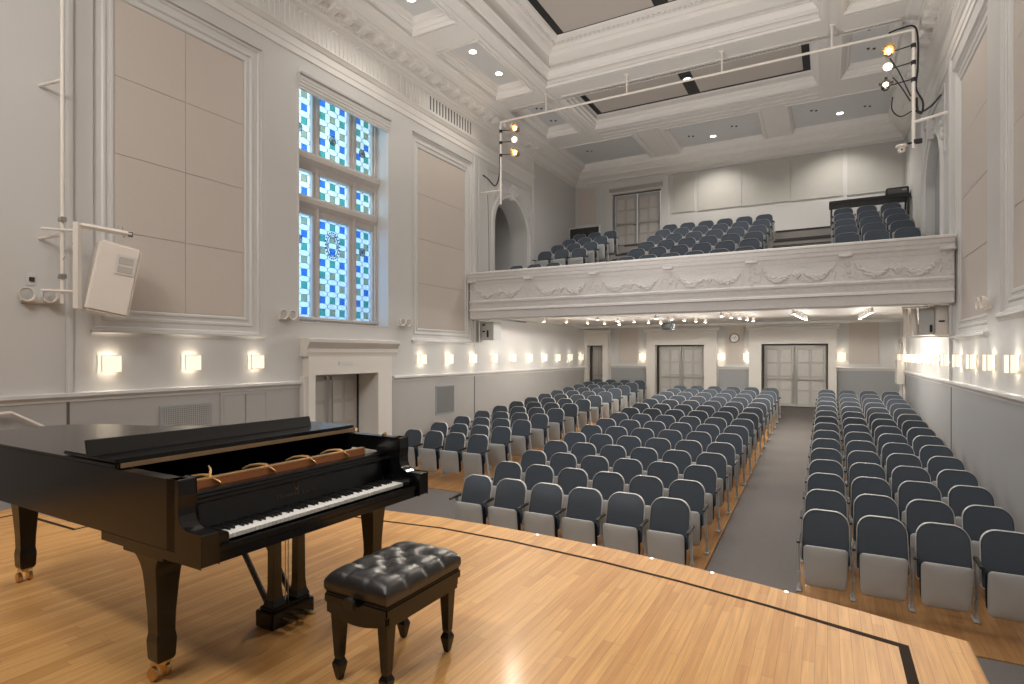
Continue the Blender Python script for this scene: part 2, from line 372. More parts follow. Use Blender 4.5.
# wainscot skins, rail
def side(fx, s, mp, segs, name_r):
    for (a, b) in segs:
        mb = MB(); x = fx+s*.012
        mb.hexa([(fx,a,-2.7),(x,a,-2.7),(x,b,-2.7),(fx,b,-2.7),(fx,a,-.6),(x,a,-.6),(x,b,-.6),(fx,b,-.6)])
        st(mb.build('wall_%s_wainscot' % name_r, M['greyl' if name_r == 'left' else 'greyw']))
        prof = [(0,-.62),(.025,-.62),(.03,-.59),(.05,-.565),(.075,-.55),(.075,-.51),(.06,-.50),(0,-.50)]
        mb = MB(); mb.loops([[(fx+s*h, a, z) for h, z in prof], [(fx+s*h, b, z) for h, z in prof]], True, True, True)
        global tn
        st(mb.build('trim_%d' % tn, M['trimw'])); tn += 1
        mb = MB().box(min(fx+s*.013, fx+s*.03), max(fx+s*.013, fx+s*.03), a, b, -2.6, -2.42)
        for yy in (a+.02, b-.02): pass
side(XL, 1, mpL, [(-3.4, 7.42), (10.0, YD-.02)], 'left')
side(XR, -1, mpR, [(-3.4, 20.7)], 'right')
# dark vertical joints at the pier line
for fx, s in ((XL, 1), (XR, -1)):
    for yy in (13.42,)+((3.72,) if s > 0 else ()):
        st(MB().box(min(fx+s*.012, fx+s*.02), max(fx+s*.012, fx+s*.02), yy-.015, yy+.015, -2.3, -.62).build('trim_%d' % tn, M['grille'])); tn += 1
        st(MB().box(min(fx, fx+s*.05), max(fx, fx+s*.05), yy-.03, yy+.05, -.5, 1.05 if yy > 5 else 6.0).build('trim_%d' % tn, M['trimw'], bevel=.012)); tn += 1
# big framed acoustic panels
FR = [(0, -.10), (0, -.075), (.02, -.06), (.05, -.06), (.06, -.075), (.10, -.075), (.12, -.05), (.15, -.05), (.17, -.065), (.24, -.065), (.26, -.045), (.298, -.045), (.298, -.001)]
def wall_panel(mp, y0, y1, z0, z1, which, cols, rows, sgn):
    global tn
    st(MB().rectsweep(mp, y0, y1, z0, z1, FR).build('trim_%d' % tn, M['trimw'])); tn += 1
    t = thing('acoustic_panel', which, 'acoustic panel', mp((y0+y1)/2, z0, -.10), 0, 'tall framed fabric panels on the side walls')
    ox, oy, oz = t.location
    for i in range(cols):
        for j in range(rows):
            a0, a1 = y0+(y1-y0)*i/cols+.003, y0+(y1-y0)*(i+1)/cols-.003
            b0, b1 = z0+(z1-z0)*j/rows+.003, z0+(z1-z0)*(j+1)/rows-.003
            p = [mp(a, b, h) for h in (-.098, -.082) for a, b in ((a0,b0),(a1,b0),(a1,b1),(a0,b1))]
            MB().hexa([(q[0]-ox, q[1]-oy, q[2]-oz) for q in p]).build('fabric_tile', M['beige'], t, bevel=.003, seg=1)
    p = [mp(a, b, h) for h in (-.11, -.10) for a, b in ((y0,z0),(y1,z0),(y1,z1),(y0,z1))]
    MB().hexa([(q[0]-ox, q[1]-oy, q[2]-oz) for q in p]).build('backing_board', M['seam'], t)
wall_panel(mpL, 4.31, 6.33, .62, 4.95, 'tall beige acoustic panel on the left wall behind the white loudspeaker', 2, 4, 1)
wall_panel(mpL, 11.02, 13.08, .62, 4.97, 'tall beige acoustic panel on the left wall between window and balcony', 1, 4, 1)
wall_panel(mpR, 11.02, 13.08, .62, 4.97, 'narrow looking tall beige panel on the right wall beside the balcony', 1, 4, 1)
wall_panel(mpR, 7.3, 9.72, .85, 5.1, 'wide beige panel cut by the right edge of the picture', 2, 4, 1)
for mp, segs in ((mpL, [(3.98, 6.66), (10.69, 13.40)]), (mpR, [(10.69, 13.40), (6.9, 10.06)])):   # base mouldings under the frames
    for a, b in segs:
        prof = [(-.06, .24), (.01, .24), (.02, .27), (.05, .29), (.05, .318), (.01, .33), (-.06, .35)] if not (mp is mpR and a < 8) else [(-.06, .44), (.01, .44), (.02, .47), (.05, .50), (.05, .53), (.01, .56), (-.06, .58)]
        st(MB().loops([[mp(a, z, h) for h, z in prof], [mp(b, z, h) for h, z in prof]], True, True, True).build('trim_%d' % tn, M['trimw'])); tn += 1
# window head hood on the left
st(MB().rectsweep(mpL, 7.41, 9.87, .6, 5.0, [(-.003, -.03), (-.003, .008), (.015, .010), (.03, .0)]).build('trim_%d' % tn, M['trimw'])); tn += 1
prof = [(-.03, 5.32), (-.03, 4.93), (.02, 4.935), (.02, 4.97), (.035, 4.98), (.035, 5.03), (.05, 5.04), (.05, 5.085), (.06, 5.09), (.065, 5.14), (.04, 5.15), (.04, 5.175), (.09, 5.18), (.10, 5.215), (.01, 5.22), (.01, 5.32)]
st(MB().loops([[mpL(a, z, h) for h, z in prof] for a in (7.39, 9.90)], True, True, True).build('trim_%d' % tn, M['trimw'])); tn += 1
# entablature + cornice on both sides
ENT = [(0, 5.52), (.02, 5.52), (.02, 5.63), (.035, 5.65), (.035, 5.79), (.06, 5.80), (.09, 5.85), (.11, 5.87), (.11, 5.90), (.02, 5.925), (.02, 6.40), (.05, 6.42), (.09, 6.45), (.09, 6.47), (.14, 6.50), (.14, 6.56), (.16, 6.58), (.18, 6.70), (.40, 6.70), (.40, 6.78), (.43, 6.79), (.45, 6.84), (.52, 6.88), (.60, 6.90), (.66, 6.95), (0, 6.96)]
CRN = [(0, 6.40), (.04, 6.40), (.05, 6.45), (.09, 6.47), (.10, 6.55), (.17, 6.62), (.24, 6.66), (.24, 6.72), (.28, 6.74), (.36, 6.82), (.42, 6.85), (.42, 6.90), (.47, 6.95), (0, 6.96)]
for mp in (mpL, mpR):
    st(MB().loops([[mp(a, z, h) for h, z in ENT] for a in (-1.0, 17.0)], True, True, True).build('trim_%d' % tn, M['ceil'])); tn += 1
    st(MB().loops([[mp(a, z, h) for h, z in CRN] for a in (17.0, YU)], True, True, True).build('trim_%d' % tn, M['ceil'])); tn += 1
    mb = MB()   # frieze reeds
    y = 3.0
    while y < 13.3:
        if not (mp is mpL and 11.28 < y < 13.26):
            mb.hexa([mp(a, z, h) for h in (.018, .038) for a, z in ((y, 5.93), (y+.055, 5.93), (y+.055, 6.33), (y, 6.33))])
        y += .11
    st(mb.build('trim_%d' % tn, M['ceil'])); tn += 1
    mb = MB(); y = 3.0   # drop tips of the frieze
    while y < 13.3:
        if not (mp is mpL and 11.28 < y < 13.26): mb.ball(mp(y+.0275, 6.345, .035), .03, 6, 4)
        y += .11
    st(mb.build('trim_%d' % tn, M['ceil'])); tn += 1
    mb = MB(); y = 3.0   # dentils
    while y < 17.0:
        mb.hexa([mp(a, z, h) for h in (.13, .17) for a, z in ((y, 6.50), (y+.035, 6.50), (y+.035, 6.555), (y, 6.555))]); y += .07
    st(mb.build('trim_%d' % tn, M['ceil'])); tn += 1
    mb = MB(); y = 3.05  # modillion brackets
    while y < 16.9:
        mb.hexa([mp(a, z, h) for h, (z0, z1) in ((.16, (6.585, 6.70)), (.39, (6.64, 6.70))) for a, z in ((y, z0), (y+.16, z0), (y+.16, z1), (y, z1))])
        mb.ball(mp(y+.08, 6.64, .35), .045, 8, 6, (1, 1.6, 1)); mb.ball(mp(y+.28, 6.70, .29), .05, 8, 4, (1, 1, .4))
        y += .409
    st(mb.build('trim_%d' % tn, M['ceil'], smooth=True)); tn += 1
    # pilaster ending the thick wall, strip frames of the arch bay
    for (a, b, z0, z1, h) in [(16.98, 17.10, 2.2, 6.4, .06), (13.36, 13.50, 1.05, 5.5, .05), (13.62, 13.68, 2.2, 5.5, .03), (16.78, 16.84, 4.0, 5.35, .03), (14.05, 16.84, 5.30, 5.36, .03), (14.05, 14.10, 4.0, 5.3, .03)]:
        st(MB().hexa([mp(y, z, hh) for hh in (0, h) for y, z in ((a, z0), (b, z0), (b, z1), (a, z1))]).build('trim_%d' % tn, M['trimw'], bevel=.01)); tn += 1
    # arch archivolt: three stepped bands + keystone + spandrel leaves
    cy, r, rz = (AY0+AY1)/2, (AY1-AY0)/2, ATOP-.02-ASP
    prof = [(-.006, -.10), (-.006, .02), (.03, .04), (.06, .04), (.07, .02), (.13, .02), (.15, .06), (.18, .06), (.19, 0)]
    L = []
    path = [(-1, -3)]+[(-1, 0)]
    for wv, h in prof:
        l = []
        l.append(mp(cy-r-wv, 1.6, h))
        for i in range(29):
            a = pi*i/28; l.append(mp(cy-(r+wv)*cos(a), ASP+(rz+wv)*sin(a), h))
        l.append(mp(cy+r+wv, 1.6, h)); L.append(l)
    st(MB().loops(L, False).build('trim_%d' % tn, M['trimw'], smooth=True)); tn += 1
    mb = MB(); zt = ATOP
    mb.hexa([mp(a, z, h) for h, q in ((0, 1), (.12, .9)) for a, z in ((cy-.09*q, zt-.08), (cy+.09*q, zt-.08), (cy+.14*q, zt+.30), (cy-.14*q, zt+.30))])
    for k in range(14):
        a = random.uniform(.35, 1.2); sgn_ = random.choice((-1, 1)); rr = r+.32+random.uniform(-.05, .12)
        mb.ball(mp(cy+sgn_*rr*cos(a), ASP+rr*sin(a), .02), random.uniform(.04, .08), 7, 5, (.6, 1, 1))
    for k in range(5): mb.ball(mp(cy+.05*(k-2), zt+.33+.03*(k % 2), .08), .06, 7, 5)
    st(mb.build('trim_%d' % tn, M['carve'], smooth=True)); tn += 1

# ------------------------------------------------------------------ stained glass window
win = st_empty('window_1', (-9.02, 8.64, .6))
def W(y, z, x=0): return (x, y-8.64, z-.6)
LIGHTS = [(7.50, 8.06, 2, 'left'), (8.25, 9.06, 3, 'middle'), (9.27, 9.77, 2, 'right')]
TIERS = [(.72, 2.74), (3.08, 3.58), (3.92, 5.24)]
fr = MB()
for a, b in [(7.38, 7.50), (8.06, 8.25), (9.06, 9.27), (9.77, 9.90)]:
    fr.box(-.06, .08, a-8.64, b-8.64, 0, 4.70)
    fr.box(.08, .13, (a+b)/2-8.64-.035, (a+b)/2-8.64+.035, 0, 4.68)
fr.build('window_frame', M['stone'], win, bevel=.008)
for z0, z1, pr in [(0, .12, .17), (2.14, 2.48, .16), (2.98, 3.32, .22), (4.64, 4.71, .12)]:
    m2 = MB(); pf = [(-.06, z0), (pr*.5, z0), (pr*.6, z0+(z1-z0)*.3), (pr, z0+(z1-z0)*.6), (pr, z0+(z1-z0)*.85), (pr*.9, z1), (-.06, z1)]
    m2.loops([[(x, y, z) for x, z in pf] for y in (-1.2, 1.2)], True, True, True).build('transom', M['stone'], win)
for a, b, nc, nm in LIGHTS:
    for z0, z1 in TIERS:
        w = b-a; sp = .262; nr = max(1, int(round((z1-z0)/sp))); spz = (z1-z0)/nr
        pane = MB().box(-.012, -.006, a-8.64, b-8.64, z0-.6, z1-.6).build('glass_pane', M['gl_pale'] if z1 < 3 else M['gl_white'], win)
        cs = {0: MB(), 1: MB(), 2: MB()}; ld = MB()
        for c in range(nc):
            for r_ in range(nr):
                yy = a+w*(c+.5)/nc-8.64; zz = z0+spz*(r_+.5)-.6; q = min(.068, w/nc*.27)
                idx = (nr-1-r_+(0 if (c % 2 == 0) else 1)+(1 if nm == 'left' else 0)) % 3
                cs[idx].box(-.004, .0, yy-q, yy+q, zz-q, zz+q)
                for e0, e1 in (((-q, -q), (-q, q)), ((-q, q), (q, q)), ((q, q), (q, -q)), ((q, -q), (-q, -q))):
                    ld.tube([(.003, yy+e0[0], zz+e0[1]), (.003, yy+e1[0], zz+e1[1])], .0045, 4)
                hy, hz = w/nc/2, spz/2
                for sy in (-1, 1):
                    for sz in (-1, 1):
                        ld.tube([(.003, yy+sy*q, zz+sz*q), (.003, yy+sy*hy*.98, zz+sz*(hz*.80))], .0045, 4)
                        ld.tube([(.003, yy+sy*hy*.98, zz+sz*hz*.8), (.003, yy+sy*hy*.98, zz+sz*hz)], .0045, 4)
        # round and oval medallions
        mz = (z1-.50 if z1-z0 > 1.5 else z0+.50) - .6; my = (a+b)/2-8.64
        if z1-z0 > .8:
            big = nc == 3 and z1-z0 > 1.5
            R = (.155, .23) if big else (.085, .085)
            for sc_ in (1, .72)+((.45,) if not big else ()):
                pts = [(.006, my+R[0]*sc_*cos(2*pi*i/20), mz+R[1]*sc_*sin(2*pi*i/20)) for i in range(21)]
                ld.tube(pts, .009 if sc_ == 1 else .006, 5)
            if big:
                for k in range(22):
                    an = 2*pi*k/22; ld.ball((.006, my+.19*cos(an), mz+.27*sin(an)), .022, 6, 4, (.3, 1, 1))
            else:
                for k in range(6):
                    an = pi*k/6; ld.tube([(.006, my-R[0]*cos(an), mz-R[0]*sin(an)), (.006, my+R[0]*cos(an), mz+R[0]*sin(an))], .005, 4)
        for idx, mt in ((0, 'gl_blue'), (1, 'gl_green'), (2, 'gl_amber')):
            if cs[idx].v: cs[idx].build('coloured_quarry', M[mt], pane)
        ld.build('lead_came', M['lead'], pane)
# blue area light added beyond the glass to stand in for daylight
light('AREA', (-11.4, 6.6, 3.4), 700, (.60, .79, 1.0), 3.0, target=(-8.9, 8.9, 2.4), size_y=4.5)

# ------------------------------------------------------------------ doors
def handle(parent, x, y, z0, z1, s=1):
    MB().tube([(x, y, z0), (x, y, z1)], .016, 8).box(x-.02, x+.02, y, y+.04, z0+.02, z0+.06).box(x-.02, x+.02, y, y+.04, z1-.06, z1-.02).build('door_handle', M['steel'], parent, smooth=True)
def back_door(name, x0, x1, z0, z1, y, outer, zc, leafs=2, depth=.30, panels=True, bars=True, pulls=False, sill=False):
    """door in a wall facing -Y; outer=(xo0,xo1) surround, zc its top"""
    global tn
    d = st_empty(name, ((x0+x1)/2, y, z0)); cx = (x0+x1)/2
    # surround
    if outer:
        s = MB()
        s.box(outer[0]-cx, x0-cx, -.16, depth, 0, z1-z0); s.box(x1-cx, outer[1]-cx, -.16, depth, 0, z1-z0)
        s.box(outer[0]-cx, outer[1]-cx, -.16, depth, z1-z0, zc-z0-.16)
        s.build('door_surround', M['surround'], d)
        pf = [(-.16, zc-z0-.16), (-.19, zc-z0-.14), (-.20, zc-z0-.08), (-.27, zc-z0-.03), (-.27, zc-z0), (0, zc-z0)]
        MB().loops([[(a, yy, z) for yy, z in pf] for a in (outer[0]-cx-.08, outer[1]-cx+.08)], True, True, True).build('door_cornice', M['surround'], d)
    f = MB(); H = z1-z0
    f.box(x0-cx, x0-cx+.035, depth-.02, depth+.06, 0, H).box(x1-cx-.035, x1-cx, depth-.02, depth+.06, 0, H).box(x0-cx+.035, x1-cx-.035, depth-.02, depth+.06, H-.035, H)
    f.build('door_frame', M['grille'], d)
    w = (x1-x0-.1)/leafs
    for i in range(leafs):
        a = x0-cx+.05+w*i+.008; b = a+w-.016
        lf = MB().box(a, b, depth, depth+.045, .01, H-.055).build('door_leaf', M['door'], d, bevel=.004, seg=1)
        if panels:
            rows = 4 if not panels == 5 else 5
            for c in range(2):
                for r_ in range(rows):
                    pw = (b-a-.30)/2; ph = (H-.5)/rows
                    px = a+.10+c*(pw+.10); pz = .12+r_*(ph+.06)
                    MB().rectsweep(lambda u, v, h: (u, depth-h, v), px, px+pw, pz, pz+ph, [(.02, 0), (.012, .012), (0, .002)]).quad((px, depth-.004, pz), (px+pw, depth-.004, pz), (px+pw, depth-.004, pz+ph), (px, depth-.004, pz+ph)).build('door_panel', M['doorp'], lf)
        if bars:
            bz = 0.92; MB().box(a+.05, b-.05, depth-.07, depth-.035, bz, bz+.05).box(a+.04, a+.12, depth-.08, depth, bz-.03, bz+.08).box(b-.12, b-.04, depth-.08, depth, bz-.03, bz+.08).build('panic_bar', M['steel'], lf, bevel=.004, seg=1)
            e = b-.05 if i == 0 else a+.05
            MB().tube([(e, depth-.03, .1), (e, depth-.03, H-.15)], .012, 6).build('bolt_rod', M['steel'], lf)
    return d
back_door('door_1', -5.83+.1, -3.93, -1.83, .33, YD-.42, (-6.05, -3.50), .98)
back_door('door_2', -2.02, .02, -1.83, .34, YD-.42, (-2.42, .26), .98)
back_door('door_3', -8.45, -7.80, -1.83, .33, YD-.42, (-8.57, -7.58), .95, leafs=1)
d4 = back_door('door_4', -7.02, -5.22, 3.86, 5.92, YU-.12, None, 6.3, depth=.10, panels=4)
s = MB()
for a, b in ((-7.32, -7.02), (-5.22, -4.95)): s.box(a+6.12, b+6.12, -.03, .119, 0, 2.06)
s.box(-1.20, 1.17, -.03, .119, 2.061, 2.5)
s.build('door_surround', M['trimw'], d4)
pf = [(0, 2.14), (-.08, 2.14), (-.10, 2.18), (-.14, 2.22), (-.14, 2.26), (0, 2.27)]
MB().loops([[(a, yy, z) for yy, z in pf] for a in (-1.0, .98)], True, True, True).build('door_cornice', M['door'], d4)
# stage-side portal in the left wall
pt = st_empty('door_5', (XL, 8.49, -2.52)); Hh = -.40+2.52
def PL(x0, x1, y0, y1, z0, z1): return (x0-XL, x1-XL, y0-8.49, y1-8.49, z0+2.52, z1+2.52)
s = MB().box(*PL(XL, XL+.16, 7.50, 7.66, -2.52, -.05)).box(*PL(XL, XL+.16, 9.38, 9.82, -2.52, -.05)).box(*PL(XL, XL+.16, 7.66, 9.38, -.40, -.05))
s.box(*PL(XL-.46, XL, 7.56, 7.66, -2.52, -.40)).box(*PL(XL-.46, XL, 9.38, 9.42, -2.52, -.40)).box(*PL(XL-.46, XL, 7.66, 9.38, -.42, -.38))
s.box(*PL(XL, XL+.12, 7.42, 7.498, -2.52, -.42))
s.build('door_surround', M['surround'], pt)
pf = [(0, -.05), (.16, -.05), (.17, .0), (.18, .03), (.18, .10), (.20, .13), (.24, .19), (.26, .22), (.26, .28), (0, .30)]
MB().loops([[(h, y-8.49, z+2.52) for h, z in pf] for y in (7.44, 9.98)], True, True, True).build('door_cornice', M['surround'], pt)
MB().box(*PL(XL+.16, XL+.172, 8.25, 8.62, -.20, -.18)).box(*PL(XL+.16, XL+.166, 8.24, 8.63, -.23, -.15)).build('name_plate', M['trimw'], pt)
MB().box(*PL(XL-.46, XL-.40, 9.33, 9.38, -2.52, -.43)).box(*PL(XL-.46, XL-.40, 7.66, 7.70, -2.52, -.43)).build('door_frame', M['dark'], pt)
for i, (a, b) in enumerate(((7.70, 8.50), (8.52, 9.33))):
    lf = MB().box(*PL(XL-.45, XL-.41, a, b, -2.5, -.43)).build('door_leaf', M['door'], pt, bevel=.004, seg=1)
    for c in range(2):
        for r_ in range(4):
            py = a+.12+c*.33; pz = -2.35+r_*.47
            MB().box(*PL(XL-.412, XL-.404, py, py+.25, pz, pz+.38)).build('door_panel', M['doorp'], lf, bevel=.003, seg=1)
    y = 8.44 if i == 0 else 8.58
    MB().tube([(-.36, y-8.49, .35), (-.36, y-8.49, 2.02)], .013, 8).box(-.41, -.35, y-8.49-.02, y-8.49+.02, .33, .39).box(-.41, -.35, y-8.49-.02, y-8.49+.02, 1.99, 2.05).build('door_handle', M['steel'], lf, smooth=True)

# ------------------------------------------------------------------ back walls (lower and upper)
def wall_y(y, th, x0, x1, z0, z1, hs):
    xs = sorted({x0, x1}|{q for h in hs for q in h[:2]}); zs = sorted({z0, z1}|{q for h in hs for q in h[2:4]}); mb = MB()
    for a, b in zip(xs, xs[1:]):
        for c, d in zip(zs, zs[1:]):
            if not any(h[0] < (a+b)/2 < h[1] and h[2] < (c+d)/2 < h[3] for h in hs): mb.box(a, b, y, y+th, c, d)
    return mb
YW = YD-.26
st(wall_y(YW, .2, XL, XR, -3.1, 1.3, [(-5.73, -3.93, -3.1, .33), (-2.02, .02, -3.1, .34), (-8.45, -7.80, -3.1, .33)]).box(XL, XR, YD+.1, YD+.2, -3.1, 1.3).build('wall_back', M['wall']))
st(wall_y(YU, .2, XL, XR, 3.0, 7.1, [(-7.02, -5.22, 3.86, 5.92)]).build('wall_back_upper', M['wall']))
st(MB().loops([[(a, YU-h, z) for h, z in CRN] for a in (XL, XR)], True, True, True).build('trim_%d' % tn, M['ceil'])); tn += 1
st(MB().box(XL, -7.32, YU-.03, YU, 4.7, 4.78).box(-7.56, -7.32, YU-.05, YU, 3.9, 6.4).box(-5.0, -4.93, YU-.05, YU, 3.9, 6.4).build('trim_%d' % tn, M['trimw'])); tn += 1
for (a, b) in ((-7.55, -6.08), (-3.47, -2.43), (.27, 1.99)):
    pfb = [(0, -.62), (.025, -.62), (.05, -.565), (.075, -.55), (.075, -.51), (.06, -.50), (0, -.50)]
    st(MB().loops([[(x, YW-h, z+.06) for h, z in pfb] for x in (a, b)], True, True, True).build('trim_%d' % tn, M['trimw'])); tn += 1
    st(MB().box(a, b, YW-.012, YW, -2.0, -.56).build('wall_back_wainscot', M['greyw']))
def ypanel(x0, x1, y, z0, z1, m, label, group, cat='acoustic panel'):
    o = MB().box(x0, x1, y-.03, y-.001, z0, z1).build('acoustic_panel', m, bevel=.006); return tag(o, label, cat, group)
G1 = 'fabric panels on the rear wall below the balcony'; G2 = 'fabric panels on the upper rear wall'
ypanel(-7.22, -6.45, YW, -.36, 1.04, M['beige'], 'beige panel on the rear wall left of the middle double doors', G1)
ypanel(-3.24, -2.60, YW, -.36, 1.04, M['beige'], 'beige panel under the wall clock between the two double doors', G1)
ypanel(.62, 1.46, YW, -.33, 1.04, M['beige'], 'beige panel on the rear wall right of the rightmost double doors', G1)
ypanel(-8.44, -7.74, YU, 4.98, 6.33, M['beige'], 'small brownish panel beside the balcony door, left', G2)
for i, (a, b) in enumerate([(-4.83, -4.08), (-3.97, -2.53), (-2.52, -1.05), (-1.04, .42), (.54, 2.0)]):
    ypanel(a, b, YU, 5.0-.02*i, 6.38, M['upgrey'], 'pale grey upper rear wall panel, %s counting from the balcony doors' % ORD[i], G2)
# clock
ck = thing('wall_clock', 'small round white clock on the beige panel between the rear doors', 'clock', (-2.93, YW-.03, .56))
MB().lathe([(0, 0), (.165, 0), (.17, -.02), (.16, -.04), (.145, -.04), (.14, -.03), (0, -.03)], (0, 0, 0), 24, 'y').build('clock_rim', M['grille'], ck, smooth=True)
MB().lathe([(0, -.031), (.14, -.031), (.14, -.034), (0, -.034)], (0, 0, 0), 24, 'y').build('clock_face', M['ivory'], ck)
MB().hexa([(x, y, z) for y in (-.036, -.04) for x, z in ((-.006, -.02), (.006, -.02), (.06, .075), (.05, .08))]).build('clock_hand', M['dark'], ck)
MB().hexa([(x, y, z) for y in (-.036, -.04) for x, z in ((0, -.006), (0, .006), (-.11, .02), (-.11, .012))]).build('clock_hand', M['dark'], ck)

# ------------------------------------------------------------------ balcony
cap = [(YB+.35, 2.2), (YB-.06, 2.2), (YB-.08, 2.185), (YB-.08, 2.15), (YB-.05, 2.13), (YB-.04, 2.06), (YB-.02, 2.04), (YB-.01, 1.98), (YB+.02, 1.95), (YB+.04, 1.87), (YB+.05, 1.86), (YB+.05, 1.45), (YB+.02, 1.43), (YB+.0, 1.41), (YB+.0, 1.37), (YB+.03, 1.36), (YB+.035, 1.22), (YB+.0, 1.20), (YB-.01, 1.16), (YB+.03, 1.14), (YB+.035, .96), (YB+.05, .94), (YB+.35, .94)]
st(MB().loops([[(a, y, z) for y, z in cap] for a in (XL, XR)], True, True, True).build('trim_balcony_front', M['carve']))
TY = [13.5]+[14.0+.92*i+.42 for i in range(6)]
TZ = [1.53+.343*i for i in range(6)]+[3.70]
mb = MB()
for i in range(6): mb.box(XL, XR, TY[i], TY[i+1], 1.18, TZ[i])
mb.box(XL, XR, TY[6], YU+.1, 1.18, 3.70)
st(mb.build('floor_balcony', fabric('pale_grey_balcony_carpet', (.30, .28, .265), 120)))
st(MB().box(-7.2, -5.0, YU-1.0, YU, 3.70, 3.86).build('floor_landing', M['carpet']))
mb = MB()
for i in range(6):
    for (a, b) in ((-1.36, .08), (-6.08, -4.75)):
        mb.box(a, b, TY[i+1]-.015, TY[i+1]+.03, TZ[i+1]-.045, TZ[i+1]+.004); mb.box(a, b, TY[i+1]-.32, TY[i+1]-.30, TZ[i]+.12, TZ[i]+.15)
st(mb.build('trim_steps', M['dark']))
st(MB().box(XL, XR, YB+.35, YD, 1.06, 1.18).build('ceiling_under_balcony', M['ceil']))
st(MB().box(XL, XR, YB+.9, YB+1.1, .985, 1.06).box(XL, XR, 20.9, 21.05, .98, 1.06).build('trim_under_balcony', M['ceil']))
# festoon relief on the frieze
BR = [-8.56, -6.77, -4.98, -3.19, -1.42, .31, 2.03]
mb = MB(); yf = YB+.045
for i in range(7):
    x = BR[i]; x = min(max(x, XL+.1), XR-.1)
    mb.box(x-.10, x+.10, YB-.075, YB+.03, 1.93, 1.985)
    mb.ball((x, YB-.02, 1.94), .07, 8, 6, (1.2, .6, .5)); mb.ball((x-.09, YB-.0, 1.95), .045, 6, 5); mb.ball((x+.09, YB-.0, 1.95), .045, 6, 5)
    for k in range(9):
        mb.ball((x+random.uniform(-.09, .09), yf, 1.85-.045*k), random.uniform(.018, .04), 6, 4, (1.3, .5, 1))
for i in range(6):
    a, b = BR[i]+.22, BR[i+1]-.22; cx = (a+b)/2
    mb.hexa([(cx+dx*q, yf-h, 1.64+dz*q) for h, q in ((-.02, 1), (.035, .75)) for dx, dz in ((-.10, 0), (0, -.12), (.10, 0), (0, .12))]); mb.ball((cx, yf-.03, 1.64), .045, 8, 6, (.8, .5, 1.1))
    hw = (b-a)/2-.10
    for sgn_ in (-1, 1):
        for k in range(26):
            t = k/25; x = cx+sgn_*(.13+t*hw); z = 1.655-.13*sin(pi*min(1, t*1.05))+.09*t*t; th = .016+.030*sin(pi*min(1, t*.9+.08))
            for q in range(3):
                mb.ball((x+random.uniform(-.02, .02), yf+.002, z+random.uniform(-th, th)*1.1), th*random.uniform(.55, .85), 6, 4, (1.4, 1.1, .9))
        for k in range(9):
            mb.ball((cx+sgn_*(hw+.14+random.uniform(-.03, .03)), yf, 1.80-.035*k), random.uniform(.014, .03), 5, 4, (1, .6, 1.3))
        for k in range(7):
            t = k/6; mb.ball((cx+sgn_*(.08+.20*t), yf, 1.50+.03*sin(6*t)), .022, 5, 4, (1.6, .6, .8))
            mb.ball((cx+sgn_*(.06+.16*t), yf, 1.78+.02*sin(5*t)), .016, 5, 4, (1.6, .6, .8))
st(mb.build('trim_festoons', M['carve'], smooth=True))
mb = MB(); x = XL+.1
while x < XR-.05:
    mb.ball((x, YB+.03, 1.29), .045, 6, 4, (1.3, .3, .6)); mb.ball((x+.12, YB+.03, 1.29), .025, 6, 4, (1.6, .3, .5)); x += .26
st(mb.build('trim_leaf_band', M['carve'], smooth=True))
mb = MB(); x = XL+.05
while x < XR: mb.ball((x, YB-.005, 1.405), .014, 5, 4); x += .05
st(mb.build('trim_pearl_band', M['carve'], smooth=True))

# ------------------------------------------------------------------ wall sconces
def make_sconce():
    t = thing('wall_sconce', 'x', 'wall light')     # faces +X, wall at x=0
    f = MB()
    f.box(0, .012, -.06, .06, -.09, .09)
    f.box(.012, .072, -.012, .012, -.03, .03)
    f.build('back_plate', M['whitepl'], t)
    m_ = MB(); m_.box(.100, .106, -.120, .120, -.108, .108).box(.045, .100, -.120, -.114, -.108, .108).box(.045, .100, .114, .120, -.108, .108)
    m_.build('diffuser', M['glow'], t)
    f = MB()
    for a in (-.126, .120):
        f.box(.100, .112, a, a+.006, -.114, .114); f.box(.004, .012, a, a+.006, -.114, .114)
    for c in (-.114, .108): f.box(.1065, .112, -.120, .120, c, c+.006)
    f.build('frame', M['surround'], t)
    light('POINT', (.05, 0, 0), 12.0, (1, .90, .74), .03, parent=t)
    return t
sc0 = make_sconce(); used = False
def place_sconce(x, y, z, rz, label, group):
    global used
    o = copy_tree(sc0) if used else sc0; used = True
    o.location = (x, y, z); o.rotation_euler = (0, 0, rz); tag(o, label, 'wall light', group)
ly = [4.19, 5.33, 6.46]+[11.02+1.13*i for i in range(10)]
for i, y in enumerate(ly):
    if i < 3: lab = 'glowing square sconce on the left wall above the piano, %s' % ('leftmost of three', 'middle one of three', 'nearest the doorway')[i]
    else: lab = 'glowing square sconce on the left wall, %s past the doorway' % ORD[i-3]
    place_sconce(XL, y, -.135, 0, lab, 'square sconces along the left wall')
ry = [9.17+1.14*i for i in range(12)]
for i, y in enumerate(ry):
    place_sconce(XR, y, -.125, pi, 'glowing square sconce on the right wall, %s in from the picture edge' % ORD[i], 'square sconces along the right wall')
for i, (x, w) in enumerate([(-6.27, 'left of the middle double doors'), (-3.37, 'just right of the middle double doors'), (-2.50, 'left of the rightmost double doors'), (.40, 'right of the rightmost double doors')]):
    place_sconce(x, YW, -.1, -pi/2, 'glowing square sconce on the rear wall %s' % w, 'square sconces on the rear wall')

